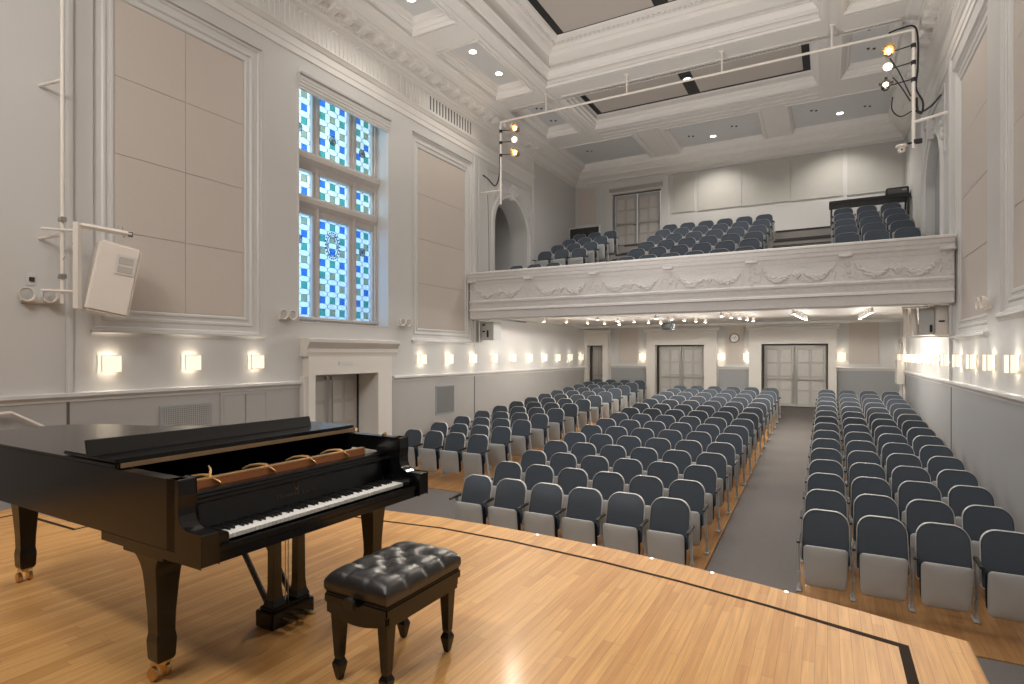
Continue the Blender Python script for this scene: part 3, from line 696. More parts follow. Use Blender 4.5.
# ------------------------------------------------------------------ downlights and track lights
def make_down():
    t = thing('downlight', 'x', 'ceiling light')
    MB().lathe([(.085, 0), (.125, 0), (.125, -.012), (.11, -.016), (.085, -.006)], (0, 0, 0), 20).build('trim_ring', M['trimw'], t, smooth=True)
    MB().lathe([(0, -.002), (.088, -.002), (.088, -.010), (0, -.010)], (0, 0, 0), 20).build('lens', M['dlens'], t)
    light('SPOT', (0, 0, -.03), 110, (1, .94, .85), .09, parent=t, spot=120, blend=.7)
    return t
dn0 = make_down(); first = True
rear_lamp = [c for c in dn0.children if c.type == 'LIGHT'][0].data.copy(); rear_lamp.energy = 330
zs_ = ZS+.24
for (x, y, z, lab) in [(-7.38, 8.2, zs_, 'round recessed downlight in the left coffer at the top edge'), (-7.39, 9.2, zs_, 'round recessed downlight in the nearest left coffer, cut by the picture top'), (-7.39, 11.51, zs_, 'round recessed downlight in the left coffer, nearer of the pair'), (-7.38, 12.73, zs_, 'round recessed downlight in the left coffer, farther of the pair'),
                       (-3.27, 19.55, ZS+.15, 'oval looking recessed downlight in the middle grey rear coffer'), (.32, 19.49, ZS+.15, 'recessed downlight in the right grey rear coffer'),
                       (.85, 11.5, zs_, 'recessed downlight in the right side coffer, nearer of the pair'), (.85, 12.7, zs_, 'recessed downlight in the right side coffer, farther of the pair'), (.85, 9.2, zs_, 'recessed downlight in the nearest right coffer')]:
    o = dn0 if first else copy_tree(dn0); first = False
    o.location = (x, y, z-.003); tag(o, lab, 'ceiling light', 'recessed ceiling downlights')
    if y > 19:
        for ch in o.children:
            if ch.type == 'LIGHT': ch.data = rear_lamp
o = copy_tree(dn0); o.location = (-3.265, 15.6, ZS+.345); tag(o, 'recessed downlight in the black band of the shallow ceiling bay', 'ceiling light', 'recessed ceiling downlights')
# small paired ceiling sockets
spots = [(-7.3, 18.9, 'dark'), (-6.35, 19.5, 'w'), (-6.2, 18.6, 'w'), (-3.9, 19.2, 'dark'), (-2.55, 19.0, 'dark'), (-.35, 18.9, 'dark'), (1.0, 19.3, 'dark'), (.9, 15.9, 'dark'), (.75, 14.9, 'dark'), (-7.4, 15.1, 'dark'), (-7.4, 16.1, 'dark')]
nm_ = ['left rear coffer', 'left rear coffer, white, rearward', 'left rear coffer, white, forward', 'middle rear coffer, left', 'middle rear coffer, right', 'right rear coffer, left', 'right rear coffer, right', 'small right coffer, rearward', 'small right coffer, forward', 'small left coffer, forward', 'small left coffer, rearward']
for (x, y, c), l_ in zip(spots, nm_):
    z = ZS+(.15 if y > 17.5 else .24)
    t = thing('ceiling_socket', 'paired dark ceiling points in the %s' % l_ if c == 'dark' else 'tiny ceiling nozzle in the %s' % l_, 'ceiling fitting', (x, y, z-.003), .5, 'small fittings in the ceiling coffers')
    for k in (-.07, .07): MB().lathe([(0, 0), (.032, 0), (.03, -.025), (0, -.028)], (k if c == 'dark' else k*.2, 0, 0), 10).build('nozzle', M['grille'] if c == 'dark' else M['whitepl'], t)
# track lights under the balcony
def make_track():
    t = thing('track_spotlight', 'x', 'spotlight')
    MB().tube([(0, 0, 0), (0, 0, -.05)], .012, 6).build('stem', M['whitepl'], t)
    MB().lathe([(0, .05), (.03, .05), (.038, 0), (.05, -.04), (.05, -.06), (.04, -.05), (0, -.04)], (0, 0, -.06), 12).build('lamp_housing', M['whitepl'], t, smooth=True)
    MB().lathe([(0, 0), (.042, 0), (.03, -.012), (0, -.016)], (0, 0, -.108), 12).build('lens', M['lens'], t)
    light('SPOT', (0, 0, -.13), 34, (1, .95, .87), .04, parent=t, spot=176, blend=.10)
    light('POINT', (0, 0, -.40), 6, (1, .95, .87), .10, parent=t)
    return t
tk0 = make_track(); first = True
tracks = [[(-7.14, 14.9), (-6.70, 15.5), (-6.35, 16.27), (-6.0, 16.8), (-5.77, 17.54)], [(-5.49, 14.82), (-5.24, 15.79), (-4.94, 16.4), (-4.69, 17.0), (-4.42, 17.39)], [(-3.93, 14.97), (-3.7, 15.7), (-3.5, 16.32), (-3.29, 16.86), (-3.15, 17.55)],
          [(-2.28, 14.84), (-2.16, 15.58), (-2.03, 16.14), (-1.92, 16.78), (-1.83, 17.45)], [(-.69, 14.84), (-.65, 15.5), (-.61, 16.2), (-.56, 16.9), (-.51, 17.55)], [(.86, 15.1), (.84, 15.7), (.81, 16.4), (.78, 17.0), (.75, 17.67)]]
for i, tr in enumerate(tracks):
    (xa, ya), (xb, yb) = tr[0], tr[-1]; dx, dy = xb-xa, yb-ya; L_ = sqrt(dx*dx+dy*dy); nx, ny = -dy/L_*.02, dx/L_*.02
    o = MB().hexa([(x, y, z) for z in (1.032, 1.058) for x, y in ((xa-nx-dx*.1, ya-ny-dy*.1), (xb-nx+dx*.05, yb-ny+dy*.05), (xb+nx+dx*.05, yb+ny+dy*.05), (xa+nx-dx*.1, ya+ny-dy*.1))]).build('lighting_track', M['whitepl'])
    tag(o, 'white ceiling track under the balcony holding the %s row of spotlights from the left' % ORD[i], 'lighting track', 'ceiling tracks under the balcony')
    for j, (x, y) in enumerate(tr):
        o = tk0 if first else copy_tree(tk0); first = False
        o.location = (x, y, 1.036); tag(o, 'lit spotlight under the balcony, %s track from left, %s from the front' % (ORD[i], ORD[j]), 'spotlight', 'track spotlights under the balcony')

# ------------------------------------------------------------------ auditorium chairs
def outline(n_side, w0, w1, z0, z1, r, rb=.03):
    """rounded-top outline (x,z) counterclockwise"""
    pts = []
    for i in range(5): a = pi+pi/2*i/4; pts.append((-w0+rb+rb*cos(a), z0+rb+rb*sin(a)))
    for i in range(5): a = -pi/2+pi/2*i/4; pts.append((w0-rb+rb*cos(a), z0+rb+rb*sin(a)))
    for i in range(3): t = (i+1)/4; pts.append((w0+(w1-w0)*sin(t*pi/2), z0+rb+(z1-r-z0-rb)*t))
    for i in range(8): a = pi/2*i/7; pts.append((w1-r+r*cos(a), z1-r+r*.9*sin(a)+r*.1*sin(a)))
    for i in range(8): a = pi/2+pi/2*i/7; pts.append((-w1+r+r*cos(a), z1-r+r*sin(a)))
    for i in range(3): t = 1-(i+1)/4; pts.append((-w0-(w1-w0)*sin(t*pi/2), z0+rb+(z1-r-z0-rb)*t))
    return pts
def padmesh(mb, pts, yf, thick, bulge=.01, cx=0):
    cz = sum(p[1] for p in pts)/len(pts)
    L = []
    for s_, b_ in ((0.02, bulge), (.25, bulge*.99), (.45, bulge*.95), (.65, bulge*.8), (.82, bulge*.52), (.93, bulge*.2), (.98, -.002), (1, -.008)):
        L.append([(cx+x*s_, yf(cx+x*s_, cz+(z-cz)*s_)-b_, cz+(z-cz)*s_) for x, z in pts])
    L.append([(cx+x, yf(x, z)+thick, z) for x, z in pts]); L.append([(cx+x*.1, yf(x*.1, cz+(z-cz)*.1)+thick, cz+(z-cz)*.1) for x, z in pts])
    return mb.loops(L, True, True, True)
lean = lambda x, z: .115+.29*(z-.90)-.35*x*x
def make_chair():
    t = thing('auditorium_seat', 'x', 'theatre seat')      # faces -Y, top of back near y=.13
    po = outline(4, .232, .230, .36, .902, .140)
    po = [(x*(1+.05*(1-(z-.36)/.542)), z) for x, z in po]
    sh = MB(); cz = .63
    big = [(x*1.035, cz+(z-cz)*1.028) for x, z in po]
    L = [[(x, lean(x, z)-.004, z) for x, z in po], [(x*1.02, lean(x, z)-.013, cz+(z-cz)*1.014) for x, z in po], [(x, lean(x, z)-.006, z) for x, z in big], [(x, lean(x, z)+.022, z) for x, z in big], [(x*.9, lean(x, z)+.035, cz+(z-cz)*.9) for x, z in po], [(x*.05, lean(0, .63)+.04, cz) for x, z in po]]
    sh.loops(L, True, False, True).build('backrest_shell', M['shell'], t, smooth=True)
    padmesh(MB(), po, lambda x, z: lean(x, z)-.004, .012, .010).build('backrest', M['bluefab'], t, smooth=True)
    # folded-up seat: pan faces the stage, cushion behind
    pn = outline(4, .212, .222, .110, .580, .045, .055)
    sl = lambda x, z: -.135-.17*(z-.115)+.25*x*x
    padmesh(MB(), pn, sl, .012, .018).build('seat_pan', M['pan'], t, smooth=True)
    cu = outline(4, .212, .226, .14, .555, .05, .05)
    padmesh(MB(), cu, lambda x, z: sl(x, z)+.018, .075, .0).build('seat_cushion', M['navyfab'], t, smooth=True)
    return t
def make_standard(x):
    m_ = MB()
    # slim upright leaning forward, small hinge bracket and flared foot
    m_.hexa([(x-.013, .02, .03), (x+.013, .02, .03), (x+.013, .065, .03), (x-.013, .065, .03), (x-.013, -.115, .60), (x+.013, -.115, .60), (x+.013, -.055, .60), (x-.013, -.055, .60)])
    m_.hexa([(x-.03, -.05, .0), (x+.03, -.05, .0), (x+.03, .12, .0), (x-.03, .12, .0), (x-.022, -.03, .02), (x+.022, -.03, .02), (x+.022, .10, .02), (x-.022, .10, .02)])
    m_.hexa([(x-.02, -.01, .02), (x+.02, -.01, .02), (x+.02, .09, .02), (x-.02, .09, .02), (x-.013, .012, .10), (x+.013, .012, .10), (x+.013, .06, .10), (x-.013, .06, .10)])
    m_.hexa([(x-.022, -.02, .17), (x+.022, -.02, .17), (x+.022, .03, .17), (x-.022, .03, .17), (x-.018, -.03, .22), (x+.018, -.03, .22), (x+.018, .02, .22), (x-.018, .02, .22)])
    return m_
def make_arm(x):
    m_ = MB(); m_.hexa([(x-.020, -.25, .597), (x+.020, -.25, .597), (x+.022, .05, .605), (x-.022, .05, .605), (x-.020, -.25, .622), (x+.020, -.25, .622), (x+.022, .05, .640), (x-.022, .05, .640)])
    return m_
ch0 = make_chair(); HP = .2725
leg0 = make_standard(HP).build('leg', M['post'], ch0, bevel=.004, seg=1)
arm0 = make_arm(HP).build('armrest', M['arm'], ch0, bevel=.008)
endp = MB().hexa([(-HP-.022, -.10, .25), (-HP-.018, -.10, .25), (-HP-.018, .05, .25), (-HP-.022, .05, .25), (-HP-.022, -.12, .56), (-HP-.018, -.12, .56), (-HP-.018, .06, .56), (-HP-.022, .06, .56)])

legL = make_standard(-HP); armL = make_arm(-HP)
ch_end = copy_tree(ch0)
legL.build('leg', M['post'], ch_end, bevel=.004, seg=1); armL.build('armrest', M['arm'], ch_end, bevel=.008)
protos = [ch0, ch_end]
YO = .12
def block(rows, xs_of, name, lower):
    for i, (y, z) in enumerate(rows):
        for j, x in enumerate(xs_of(i, y)):
            c = copy_tree(ch_end if j == 0 else ch0)
            c.location = (x, y-YO, z)
            if name == 'main floor right block': c.scale.x = .965
            if name == 'balcony right block': c.scale.z = .93
            if name == 'balcony centre block' or name == 'main floor centre block': c.scale.x = .995
            tag(c, 'blue folding seat, %s from left, %s row of the %s' % (ORD[j], ORD[i], name), 'theatre seat', 'folding seats in the '+name)
block([(7.07+.882*i, fz(7.07+.882*i)+.041) for i in range(15)], lambda i, y: [-4.42+.009*i+.55*j for j in range(6)], 'main floor centre block', True)
block([(7.40+.867*i, fz(7.40+.867*i)+.012) for i in range(15)], lambda i, y: [-.02+.532*j for j in range(4)], 'main floor right block', True)
block([(9.85+.9375*i, fz(9.85+.9375*i)+.012) for i in range(13)], lambda i, y: [-7.81+.55*j for j in range(4)], 'main floor left block', True)
block([(14.0+.92*i, TZ[i]) for i in range(6)], lambda i, y: [-1.65-.555*(5-j) for j in range(6)], 'balcony centre block', False)
block([(14.0+.92*i, TZ[i]) for i in range(1, 6)], lambda i, y: [.39+.555*j for j in range(3)], 'balcony right block', False)
block([(14.0+.92*i, TZ[i]) for i in (0, 2, 3, 4, 5)], lambda i, y: [-6.42-.555*(2-j) for j in range(3)], 'balcony left block', False)
for p in protos:
    for ch in list(p.children): bpy.data.objects.remove(ch)
    bpy.data.objects.remove(p)

# ------------------------------------------------------------------ grand piano (local: x toward the audience-right keyboard side, y along keys, z up from the stage)
pn = thing('grand_piano', 'long black concert grand piano with open front lid and brass casters', 'piano', (-2.336, 1.50, Z0), radians(-1.0))
PW = 1.545; LN = 2.74
def bez(p0, p1, p2, p3, n):
    return [tuple((1-t)**3*p0[k]+3*(1-t)**2*t*p1[k]+3*(1-t)*t*t*p2[k]+t**3*p3[k] for k in range(2)) for t in [i/n for i in range(n+1)]]
side_out = [(-.19, 0), (-1.2, 0), (-2.05, 0)]
curve = bez((-2.05, 0), (-2.35, 0), (-2.74, .06), (-2.74, .42), 10)[1:]+bez((-2.74, .42), (-2.74, .72), (-2.45, .80), (-2.20, .86), 8)[1:]+bez((-2.20, .86), (-1.75, .98), (-1.45, 1.55), (-.90, PW), 12)[1:]+[(-.19, PW)]
rim = side_out+curve
def offs(path, d):
    out = []
    for i, p in enumerate(path):
        a = path[max(0, i-1)]; b = path[min(len(path)-1, i+1)]; dx, dy = b[0]-a[0], b[1]-a[1]; L_ = sqrt(dx*dx+dy*dy) or 1
        out.append((p[0]-dy/L_*d*-1*-1, p[1]+dx/L_*d*-1*-1) if False else (p[0]+dy/L_*d, p[1]-dx/L_*d))
    return out
inn = offs(rim, .06); 
# pick the inward side
if inn[1][1] < 0: inn = offs(rim, -.06)
L = [[(p[0], p[1], .70) for p in rim], [(p[0], p[1], 1.02) for p in rim], [(p[0], p[1], 1.02) for p in inn], [(p[0], p[1], .72) for p in inn]]
mb = MB(); n = len(rim); vs = [p for l in L for p in l]; fs = []
for j in range(4):
    for i in range(n-1): fs.append((j*n+i, j*n+i+1, ((j+1) % 4)*n+i+1, ((j+1) % 4)*n+i))
fs += [(0, n, 2*n, 3*n), (n-1, 2*n-1, 3*n-1, 4*n-1)]
mb.add(vs, fs); mb.build('rim', M['piano'], pn, smooth=True)
MB().prism(inn, 'z', .70, .75).build('soundboard', M['pianodk'], pn)
# arms (cheeks)
armp = [(-.82, .662), (0, .662), (0, .803), (-.05, .803), (-.10, .803), (-.135, .815), (-.155, .83), (-.168, .86), (-.17, .90), (-.165, .95), (-.17, 1.02), (-.25, 1.02), (-.25, .70), (-.82, .70)]
for a, b in ((0, .085), (PW-.085, PW)):
    MB().prism(armp, 'y', a, b).build('arm', M['piano'], pn, bevel=.004, seg=1)
MB().box(-.80, -.02, .085, PW-.085, .655, .70).build('keybed', M['piano'], pn, bevel=.004)
MB().box(-.045, -.015, .085, PW-.085, .70, .728).build('key_slip', M['piano'], pn, bevel=.004)
for a, b in ((.085, .166), (PW-.124, PW-.085)): MB().box(-.27, -.045, a, b, .70, .775).build('key_block', M['piano'], pn, bevel=.006)
MB().box(-.80, -.10, .006, .085-.001, .664, .70)
# keys
K0, K1 = .168, PW-.126; kw = (K1-K0)/52
wk = MB().box(-.15, 0, .0006, kw-.0006, 0, .022).build('white_key', M['ivory'], None, bevel=.0015, seg=1)
bk = MB().hexa([(-.095, .0, .018), (0, 0, .018), (0, .0115, .018), (-.095, .0115, .018), (-.095, .001, .034), (-.006, .001, .034), (-.006, .0105, .034), (-.095, .0105, .034)]).build('black_key', M['ebkey'], None, bevel=.001, seg=1)
for i in range(52):
    o = wk.copy(); C.objects.link(o); o.parent = pn; o.location = (-.10, K0+kw*i, .722)
    if (i % 7) in (0, 2, 3, 5, 6) and i < 51:
        o = bk.copy(); C.objects.link(o); o.parent = pn; o.location = (-.152, K0+kw*(i+1)-.0058, .722)
bpy.data.objects.remove(wk); bpy.data.objects.remove(bk)
# fallboard + front rail mouldings
MB().hexa([(-.262, .150, .745), (-.248, .150, .745), (-.248, PW-.150, .745), (-.262, PW-.150, .745), (-.285, .150, .88), (-.268, .150, .88), (-.268, PW-.150, .88), (-.285, PW-.150, .88)]).build('fallboard', M['piano'], pn, bevel=.003)
MB().loops([[(x, y, z) for x, z in [(-.31, .87), (-.262, .87), (-.25, .88), (-.25, .892), (-.262, .90), (-.264, .912), (-.256, .92), (-.260, .930), (-.31, .932)]] for y in (.085, PW-.085)], True, True, True).build('front_rail', M['piano'], pn)
# iron plate front, felt, struts, strings
MB().box(-.78, -.352, .09, PW-.10, .86, .885).build('pin_block', M['pianodk'], pn)
pl = MB().box(-.350, -.325, .09, PW-.24, .88, .966).build('iron_plate', M['redfelt'], pn, bevel=.003)
MB().box(-.358, -.322, .088, PW-.238, .964, .972).build('plate_rim', M['gold'], pl, bevel=.003)
for k, yy in enumerate([.26, .58, .86, 1.12]):
    st_ = MB().tube([(-.46, yy-.06, .955), (-.42, yy-.04, .975), (-.38, yy-.015, .98), (-.345, yy, .976), (-.322, yy+.01, .960), (-.318, yy+.04, .938)], [.004, .006, .007, .010, .007, .005], 8)
    if k == 0: st_.tube([(-.345, yy, .975), (-.40, yy+.04, .995), (-.45, yy+.06, 1.005)], [.007, .006, .004], 6)
    st_.ball((-.338, yy, .968), .012, 8, 6).build('plate_strut', M['gold'], pl, smooth=True)
MB().hexa([(-.45, PW-.245, .88), (-.322, PW-.245, .88), (-.322, PW-.10, .88), (-.45, PW-.10, .88), (-.45, PW-.245, .966), (-.322, PW-.245, .966), (-.322, PW-.12, .935), (-.45, PW-.12, .935)]).build('plate_corner', M['surround'], pl, bevel=.008)
# lid: main part, folded front flap lying on it
li = offs(rim, -.012); 
if li[1][1] > 0: li = offs(rim, .012)
lid = [(x, y) for x, y in li if x < -.66]
lid = [(-.665, -.012)]+[p for p in lid]+[(-.665, PW+.012)]
MB().prism(lid, 'z', 1.024, 1.046).build('main_lid', M['piano'], pn, bevel=.004, seg=2)
MB().box(-1.20, -.668, -.008, PW+.008, 1.050, 1.070).build('front_lid', M['piano'], pn, bevel=.005)
MB().box(-.664, -.655, .01, PW-.01, 1.026, 1.048).build('lid_hinge', M['lidwood'], pn)
MB().hexa([(-.885, -.04, 1.070), (-.868, -.04, 1.070), (-.868, 1.345, 1.070), (-.885, 1.345, 1.070), (-.905, -.04, 1.150), (-.888, -.04, 1.150), (-.888, 1.345, 1.140), (-.905, 1.345, 1.140)]).build('music_desk', M['pianodk'], pn, bevel=.003)
MB().tube([(-.60, PW-.05, 1.03), (-.62, PW-.02, 1.045)], .012, 6).tube([(-.34, PW-.05, 1.025), (-.34, PW-.03, 1.035)], .014, 6).build('lid_hook', M['brass'], pn)
# legs
def leg(cx, cy, name='leg', topz=.655, face=0):
    g = MB()
    def sq(hx, hy, z, dx=0): return [(cx-hx+dx, cy-hy, z), (cx+hx+dx, cy-hy, z), (cx+hx+dx, cy+hy, z), (cx-hx+dx, cy+hy, z)]
    L = [sq(.036, .036, .095), sq(.044, .044, .11), sq(.046, .046, .15), sq(.048, .048, .19), sq(.048, .048, .20), sq(.043, .043, .235), sq(.045, .045, .32), sq(.054, .054, .46), sq(.060, .060, .53), sq(.068, .066, .57), sq(.088, .072, .605), sq(.118, .078, .63), sq(.15, .082, .648), sq(.17, .085, topz)]
    lg = g.loops(L, True, True, True).build(name, M['piano'], pn, bevel=.003, seg=1)
    c = MB().lathe([(0, .11), (.034, .11), (.034, .09), (.02, .085), (.02, .07), (0, .07)], (cx, cy, 0), 12)
    c.hexa([(cx-.045, cy-.03, .065), (cx+.03, cy-.03, .085), (cx+.03, cy+.03, .085), (cx-.045, cy+.03, .065), (cx-.045, cy-.03, .085), (cx+.03, cy-.03, .10), (cx+.03, cy+.03, .10), (cx-.045, cy+.03, .085)])
    for s_ in (-.042, .018): c.lathe([(0, 0), (.03, 0), (.034, .004), (.034, .02), (.03, .024), (0, .024)], (cx-.02, cy+s_, .034), 14, 'y')
    c.build('caster', M['brass'], lg, smooth=True)
leg(-.50, .115); leg(-.39, PW-.10); leg(-2.55, .32, topz=.69)
MB().hexa([(-2.67, .17, .685), (-2.40, .17, .685), (-2.40, .48, .685), (-2.67, .48, .685), (-2.67, .17, .71), (-2.40, .17, .71), (-2.40, .48, .71), (-2.67, .48, .71)]).build('leg_plate', M['piano'], pn)
MB().box(-.66, -.32, .02, .19, .63, .664).box(-.66, -.20, PW-.19, PW-.02, .63, .664).build('leg_plate', M['piano'], pn)
# pedal lyre
ly_ = MB()
for yy in (.755, .925):
    ly_.loops([[(x-.50, yy+y, z) for x, y in ((-hx, -hy), (hx, -hy), (hx, hy), (-hx, hy))] for hx, hy, z in ((.045, .050, .118), (.032, .036, .16), (.028, .030, .22), (.026, .028, .58), (.035, .036, .60), (.045, .045, .62), (.045, .045, .66))], True, True, True)
ly_.box(-.56, -.44, .70, .98, .64, .665)
lyr = ly_.build('pedal_lyre', M['piano'], pn, bevel=.003, seg=1)
MB().box(-.58, -.43, .685, .985, .004, .10).box(-.565, -.445, .70, .97, .10, .118).build('pedal_box', M['piano'], lyr, bevel=.006)
for yy in (.765, .835, .905):
    MB().loops([[(-.43+x, yy+y, z+.045) for y, z in ((-w, -.006), (w, -.006), (w, .006), (-w, .006))] for x, w, z in ((0, .008, 0), (.03, .009, .004), (.05, .015, .0), (.07, .018, -.008), (.09, .012, -.014))], True, True, True).build('pedal', M['brass'], lyr, smooth=True)
for yy in (.72, .88):
    MB().tube([(-.54, yy+.02, .12), (-.76, yy-.10, .655)], .016, 6).build('lyre_brace', M['pianodk'], lyr)
for yy in (.83, .85): MB().tube([(-.50, yy, .11), (-.50, yy, .65)], .003, 5).build('pedal_rod', M['steel'], lyr)
# maker's lettering + lyre emblem on the fallboard
def text(body, size, m, parent, loc, rot, name='lettering', sx=1):
    cu = bpy.data.curves.new('t', 'FONT'); cu.body = body; cu.size = size; cu.extrude = .0006; cu.align_x = 'CENTER'; cu.space_character = 1.25
    o = bpy.data.objects.new('t', cu); C.objects.link(o); bpy.context.view_layer.update()
    me = bpy.data.meshes.new_from_object(o.evaluated_get(bpy.context.evaluated_depsgraph_get())); bpy.data.objects.remove(o)
    me.materials.clear(); me.materials.append(m)
    r = bpy.data.objects.new(name, me); C.objects.link(r); r.parent = parent; r.location = loc; r.rotation_euler = rot; r.scale = (sx, 1, 1); return r
text('STEINWAY & SONS', .026, M['dim_gold'], pn, (-.2545, PW/2-.06, .800), (radians(83), 0, radians(90)))
em = MB()
em.tube([(.0, -.016, .045), (.0, -.02, .03), (0, -.012, .012), (0, 0, .004), (0, .012, .012), (0, .02, .03), (0, .016, .045)], .0022, 6)
for yy in (-.006, 0, .006): em.tube([(0, yy, .006), (0, yy, .043)], .001, 4)
em.tube([(0, -.018, .043), (0, .018, .043)], .0016, 4).box(-.002, .002, -.010, .010, -.002, .003)
o = em.build('lyre_emblem', M['dim_gold'], pn); o.location = (-.259, PW/2-.06, .828); o.rotation_euler = (0, radians(-7), 0)

# ------------------------------------------------------------------ bench
bn = thing('piano_bench', 'black tufted leather piano bench with square tapered legs', 'piano bench', (-1.925, 2.275, Z0), radians(-1))
HX, HY = .195, .285
# cushion with tufts
nx_, ny_ = 30, 44; vs = []; fs = []
tufts = []
for r_ in range(5):
    yy = -HY+2*HY*(r_+.5)/5
    for c in ([-.5, .5] if r_ % 2 == 0 else [0]): tufts.append((c*HX*.92, yy))
tufts = [(c*HX*.36, t*HY*.5) for t in (-1, 0, 1) for c in (-1, 1)]+[(0, .25*HY*2*t) for t in (-.5, .5)]
def cush(u, v):
    x = (u*2-1); y = (v*2-1)
    e = max(0, 1-abs(x)**5)*max(0, 1-abs(y)**7); h = .498+.050*e**.42
    px, py = x*HX, y*HY
    dep = 0
    for tx, ty in tufts:
        d2 = sqrt((px-tx)**2+(py-ty)**2); dep = max(dep, .036*math.exp(-(d2/.036)**1.2))
    # diagonal pleats between tufts
    for i, (ax, ay) in enumerate(tufts):
        for j, (bx_, by_) in enumerate(tufts):
            if j <= i: continue
            dd = sqrt((ax-bx_)**2+(ay-by_)**2)
            if dd < .115:
                t = max(0, min(1, ((px-ax)*(bx_-ax)+(py-ay)*(by_-ay))/(dd*dd))); d2 = sqrt((px-ax-t*(bx_-ax))**2+(py-ay-t*(by_-ay))**2)
                dep = max(dep, .020*math.exp(-(d2/.016)**1.1))
    for ax, ay in tufts:   # pleats to the nearest edge
        if abs(ax) < .01: continue
        ex = HX if ax > 0 else -HX
        t = max(0, min(1, (px-ax)/(ex-ax))); d2 = sqrt((px-ax-t*(ex-ax))**2+(py-ay)**2); dep = max(dep, .014*math.exp(-(d2/.014)**1.1))
    for ax, ay in tufts:
        if abs(ay) > .11:
            ey = HY if ay > 0 else -HY; t = max(0, min(1, (py-ay)/(ey-ay))); d2 = sqrt((py-ay-t*(ey-ay))**2+(px-ax)**2); dep = max(dep, .009*math.exp(-(d2/.012)**1.2))
    return (px, py, h-dep)
for j in range(ny_+1):
    for i in range(nx_+1): vs.append(cush(i/nx_, j/ny_))
for j in range(ny_):
    for i in range(nx_): a = j*(nx_+1)+i; fs.append((a, a+1, a+nx_+2, a+nx_+1))
# skirt
ring = [i for i in range(nx_+1)]+[j*(nx_+1)+nx_ for j in range(1, ny_+1)]+[ny_*(nx_+1)+i for i in range(nx_-1, -1, -1)]+[j*(nx_+1) for j in range(ny_-1, 0, -1)]
prev = ring
for k, (sc_, z) in enumerate(((1.02, .485), (1.02, .455), (.99, .438))):
    base = len(vs)
    for q in ring: vs.append((vs[q][0]*sc_, vs[q][1]*sc_, z))
    cur = list(range(base, base+len(ring)))
    for i in range(len(ring)): j = (i+1) % len(ring); fs.append((prev[i], prev[j], cur[j], cur[i]))
    prev = cur
cu_ = MB().add(vs, fs).build('cushion', M['leather'], bn, smooth=True)
for tx, ty in tufts: MB().ball((tx, ty, .515), .007, 8, 6, (1, 1, .6)).build('tuft_button', M['leather'], cu_, smooth=True)
MB().box(-HX, HX, -HY, HY, .425, .44).box(-HX-.005, HX+.005, -HY-.005, HY+.005, .385, .428).build('seat_frame', M['piano'], bn, bevel=.006)
ap = MB()
for s_ in (-1, 1):
    pts = [(-HX+.015, .39)]+[(-HX+.015+(2*HX-.03)*t, .345-.030*sin(pi*t)) for t in [i/12 for i in range(13)]]+[(HX-.015, .39)]
    ap.prism(pts, 'y', s_*(HY-.006)-.010, s_*(HY-.006)+.010)
    ap.box(s_*(HX-.012)-.01, s_*(HX-.012)+.01, -HY+.02, HY-.02, .335, .39)
ap.build('apron', M['piano'], bn)
for sx in (-1, 1):
    for sy in (-1, 1):
        cx, cy = sx*(HX-.045), sy*(HY-.05)
        L = [[(cx+a*h, cy+b*h, z) for a, b in ((-1, -1), (1, -1), (1, 1), (-1, 1))] for h, z in ((.012, 0), (.015, .01), (.026, .07), (.027, .08), (.017, .105), (.020, .12), (.032, .36), (.034, .39))]
        MB().loops(L, True, True, True).build('leg', M['piano'], bn, bevel=.002, seg=1)
for sx in (-1, 1):
    k = MB()
    L = [(0, 0), (.012, 0), (.012, .02), (.03, .022), (.034, .03), (.030, .045), (0, .047)]
    kb = MB().lathe([(r_, -h) for r_, h in L], (0, -HY if sx < 0 else HY, .425), 14, 'y') if sx < 0 else MB().lathe([(r_, h) for r_, h in L], (0, HY, .425), 14, 'y')
    kb.build('height_knob', M['ebkey'], bn, smooth=True)

# ------------------------------------------------------------------ loudspeaker, pipes, lamps
def box_thing(name, label, cat, loc, rz=0, group=None): return thing(name, label, cat, loc, rz, group)
# vertical pipe at the far left
lp = thing('wall_pipe', 'white vertical pipe standing off the left wall beside the loudspeaker', 'pipe', (-8.25, 3.52, .62), 0)
MB().tube([(0, 0, 0), (0, 0, 6.0)], .022, 12).build('upright', M['pipe'], lp, smooth=True)
for zz in (.85, 2.75): MB().tube([(0, 0, zz), (-.33, -.10, zz-.04)], .02, 10).build('wall_arm', M['pipe'], lp, smooth=True)
MB().box(-.05, .05, -.03, .03, .30, .36).box(-.05, .05, -.03, .03, 1.0, 1.06).build('clamp', M['steel'], lp, bevel=.006)
sp = thing('loudspeaker', 'white tilted loudspeaker hung on a bracket on the left wall', 'loudspeaker', (-8.05, 3.88, .52), radians(-16))
def T(x, y, z, a=radians(8)):   # tilt in the facing plane
    return (x, y*cos(a)+z*sin(a), z*cos(a)-y*sin(a))
pts = []
for x in (-.34, .0): 
    for y, z in ((-.20, .03), (.28, .0), (.31, .92), (-.16, .95)): pts.append(T(x, y, z-.02))
MB().hexa(pts).build('cabinet', M['whitepl'], sp, bevel=.03, seg=3)
g_ = MB().hexa([T(x, y, z) for x in (.001, .012) for y, z in ((.04, .52), (.26, .52), (.26, .78), (.04, .78))]).build('terminal_cup', M['trimw'], sp, bevel=.004)
for z0_, z1_ in ((.55, .63), (.66, .75)): MB().hexa([T(x, y, z) for x in (.013, .018) for y, z in ((.07, z0_), (.23, z0_), (.23, z1_), (.07, z1_))]).build('terminal_window', M['taupe'], g_)
MB().tube([(.03, -.27, .04), (.03, -.27, 1.10)], .045, 4).build('bracket_upright', M['pipe'], sp)
MB().tube([(.03, -.27, 1.07), (.03, .30, 1.03)], .036, 4).build('bracket_arm', M['pipe'], sp)
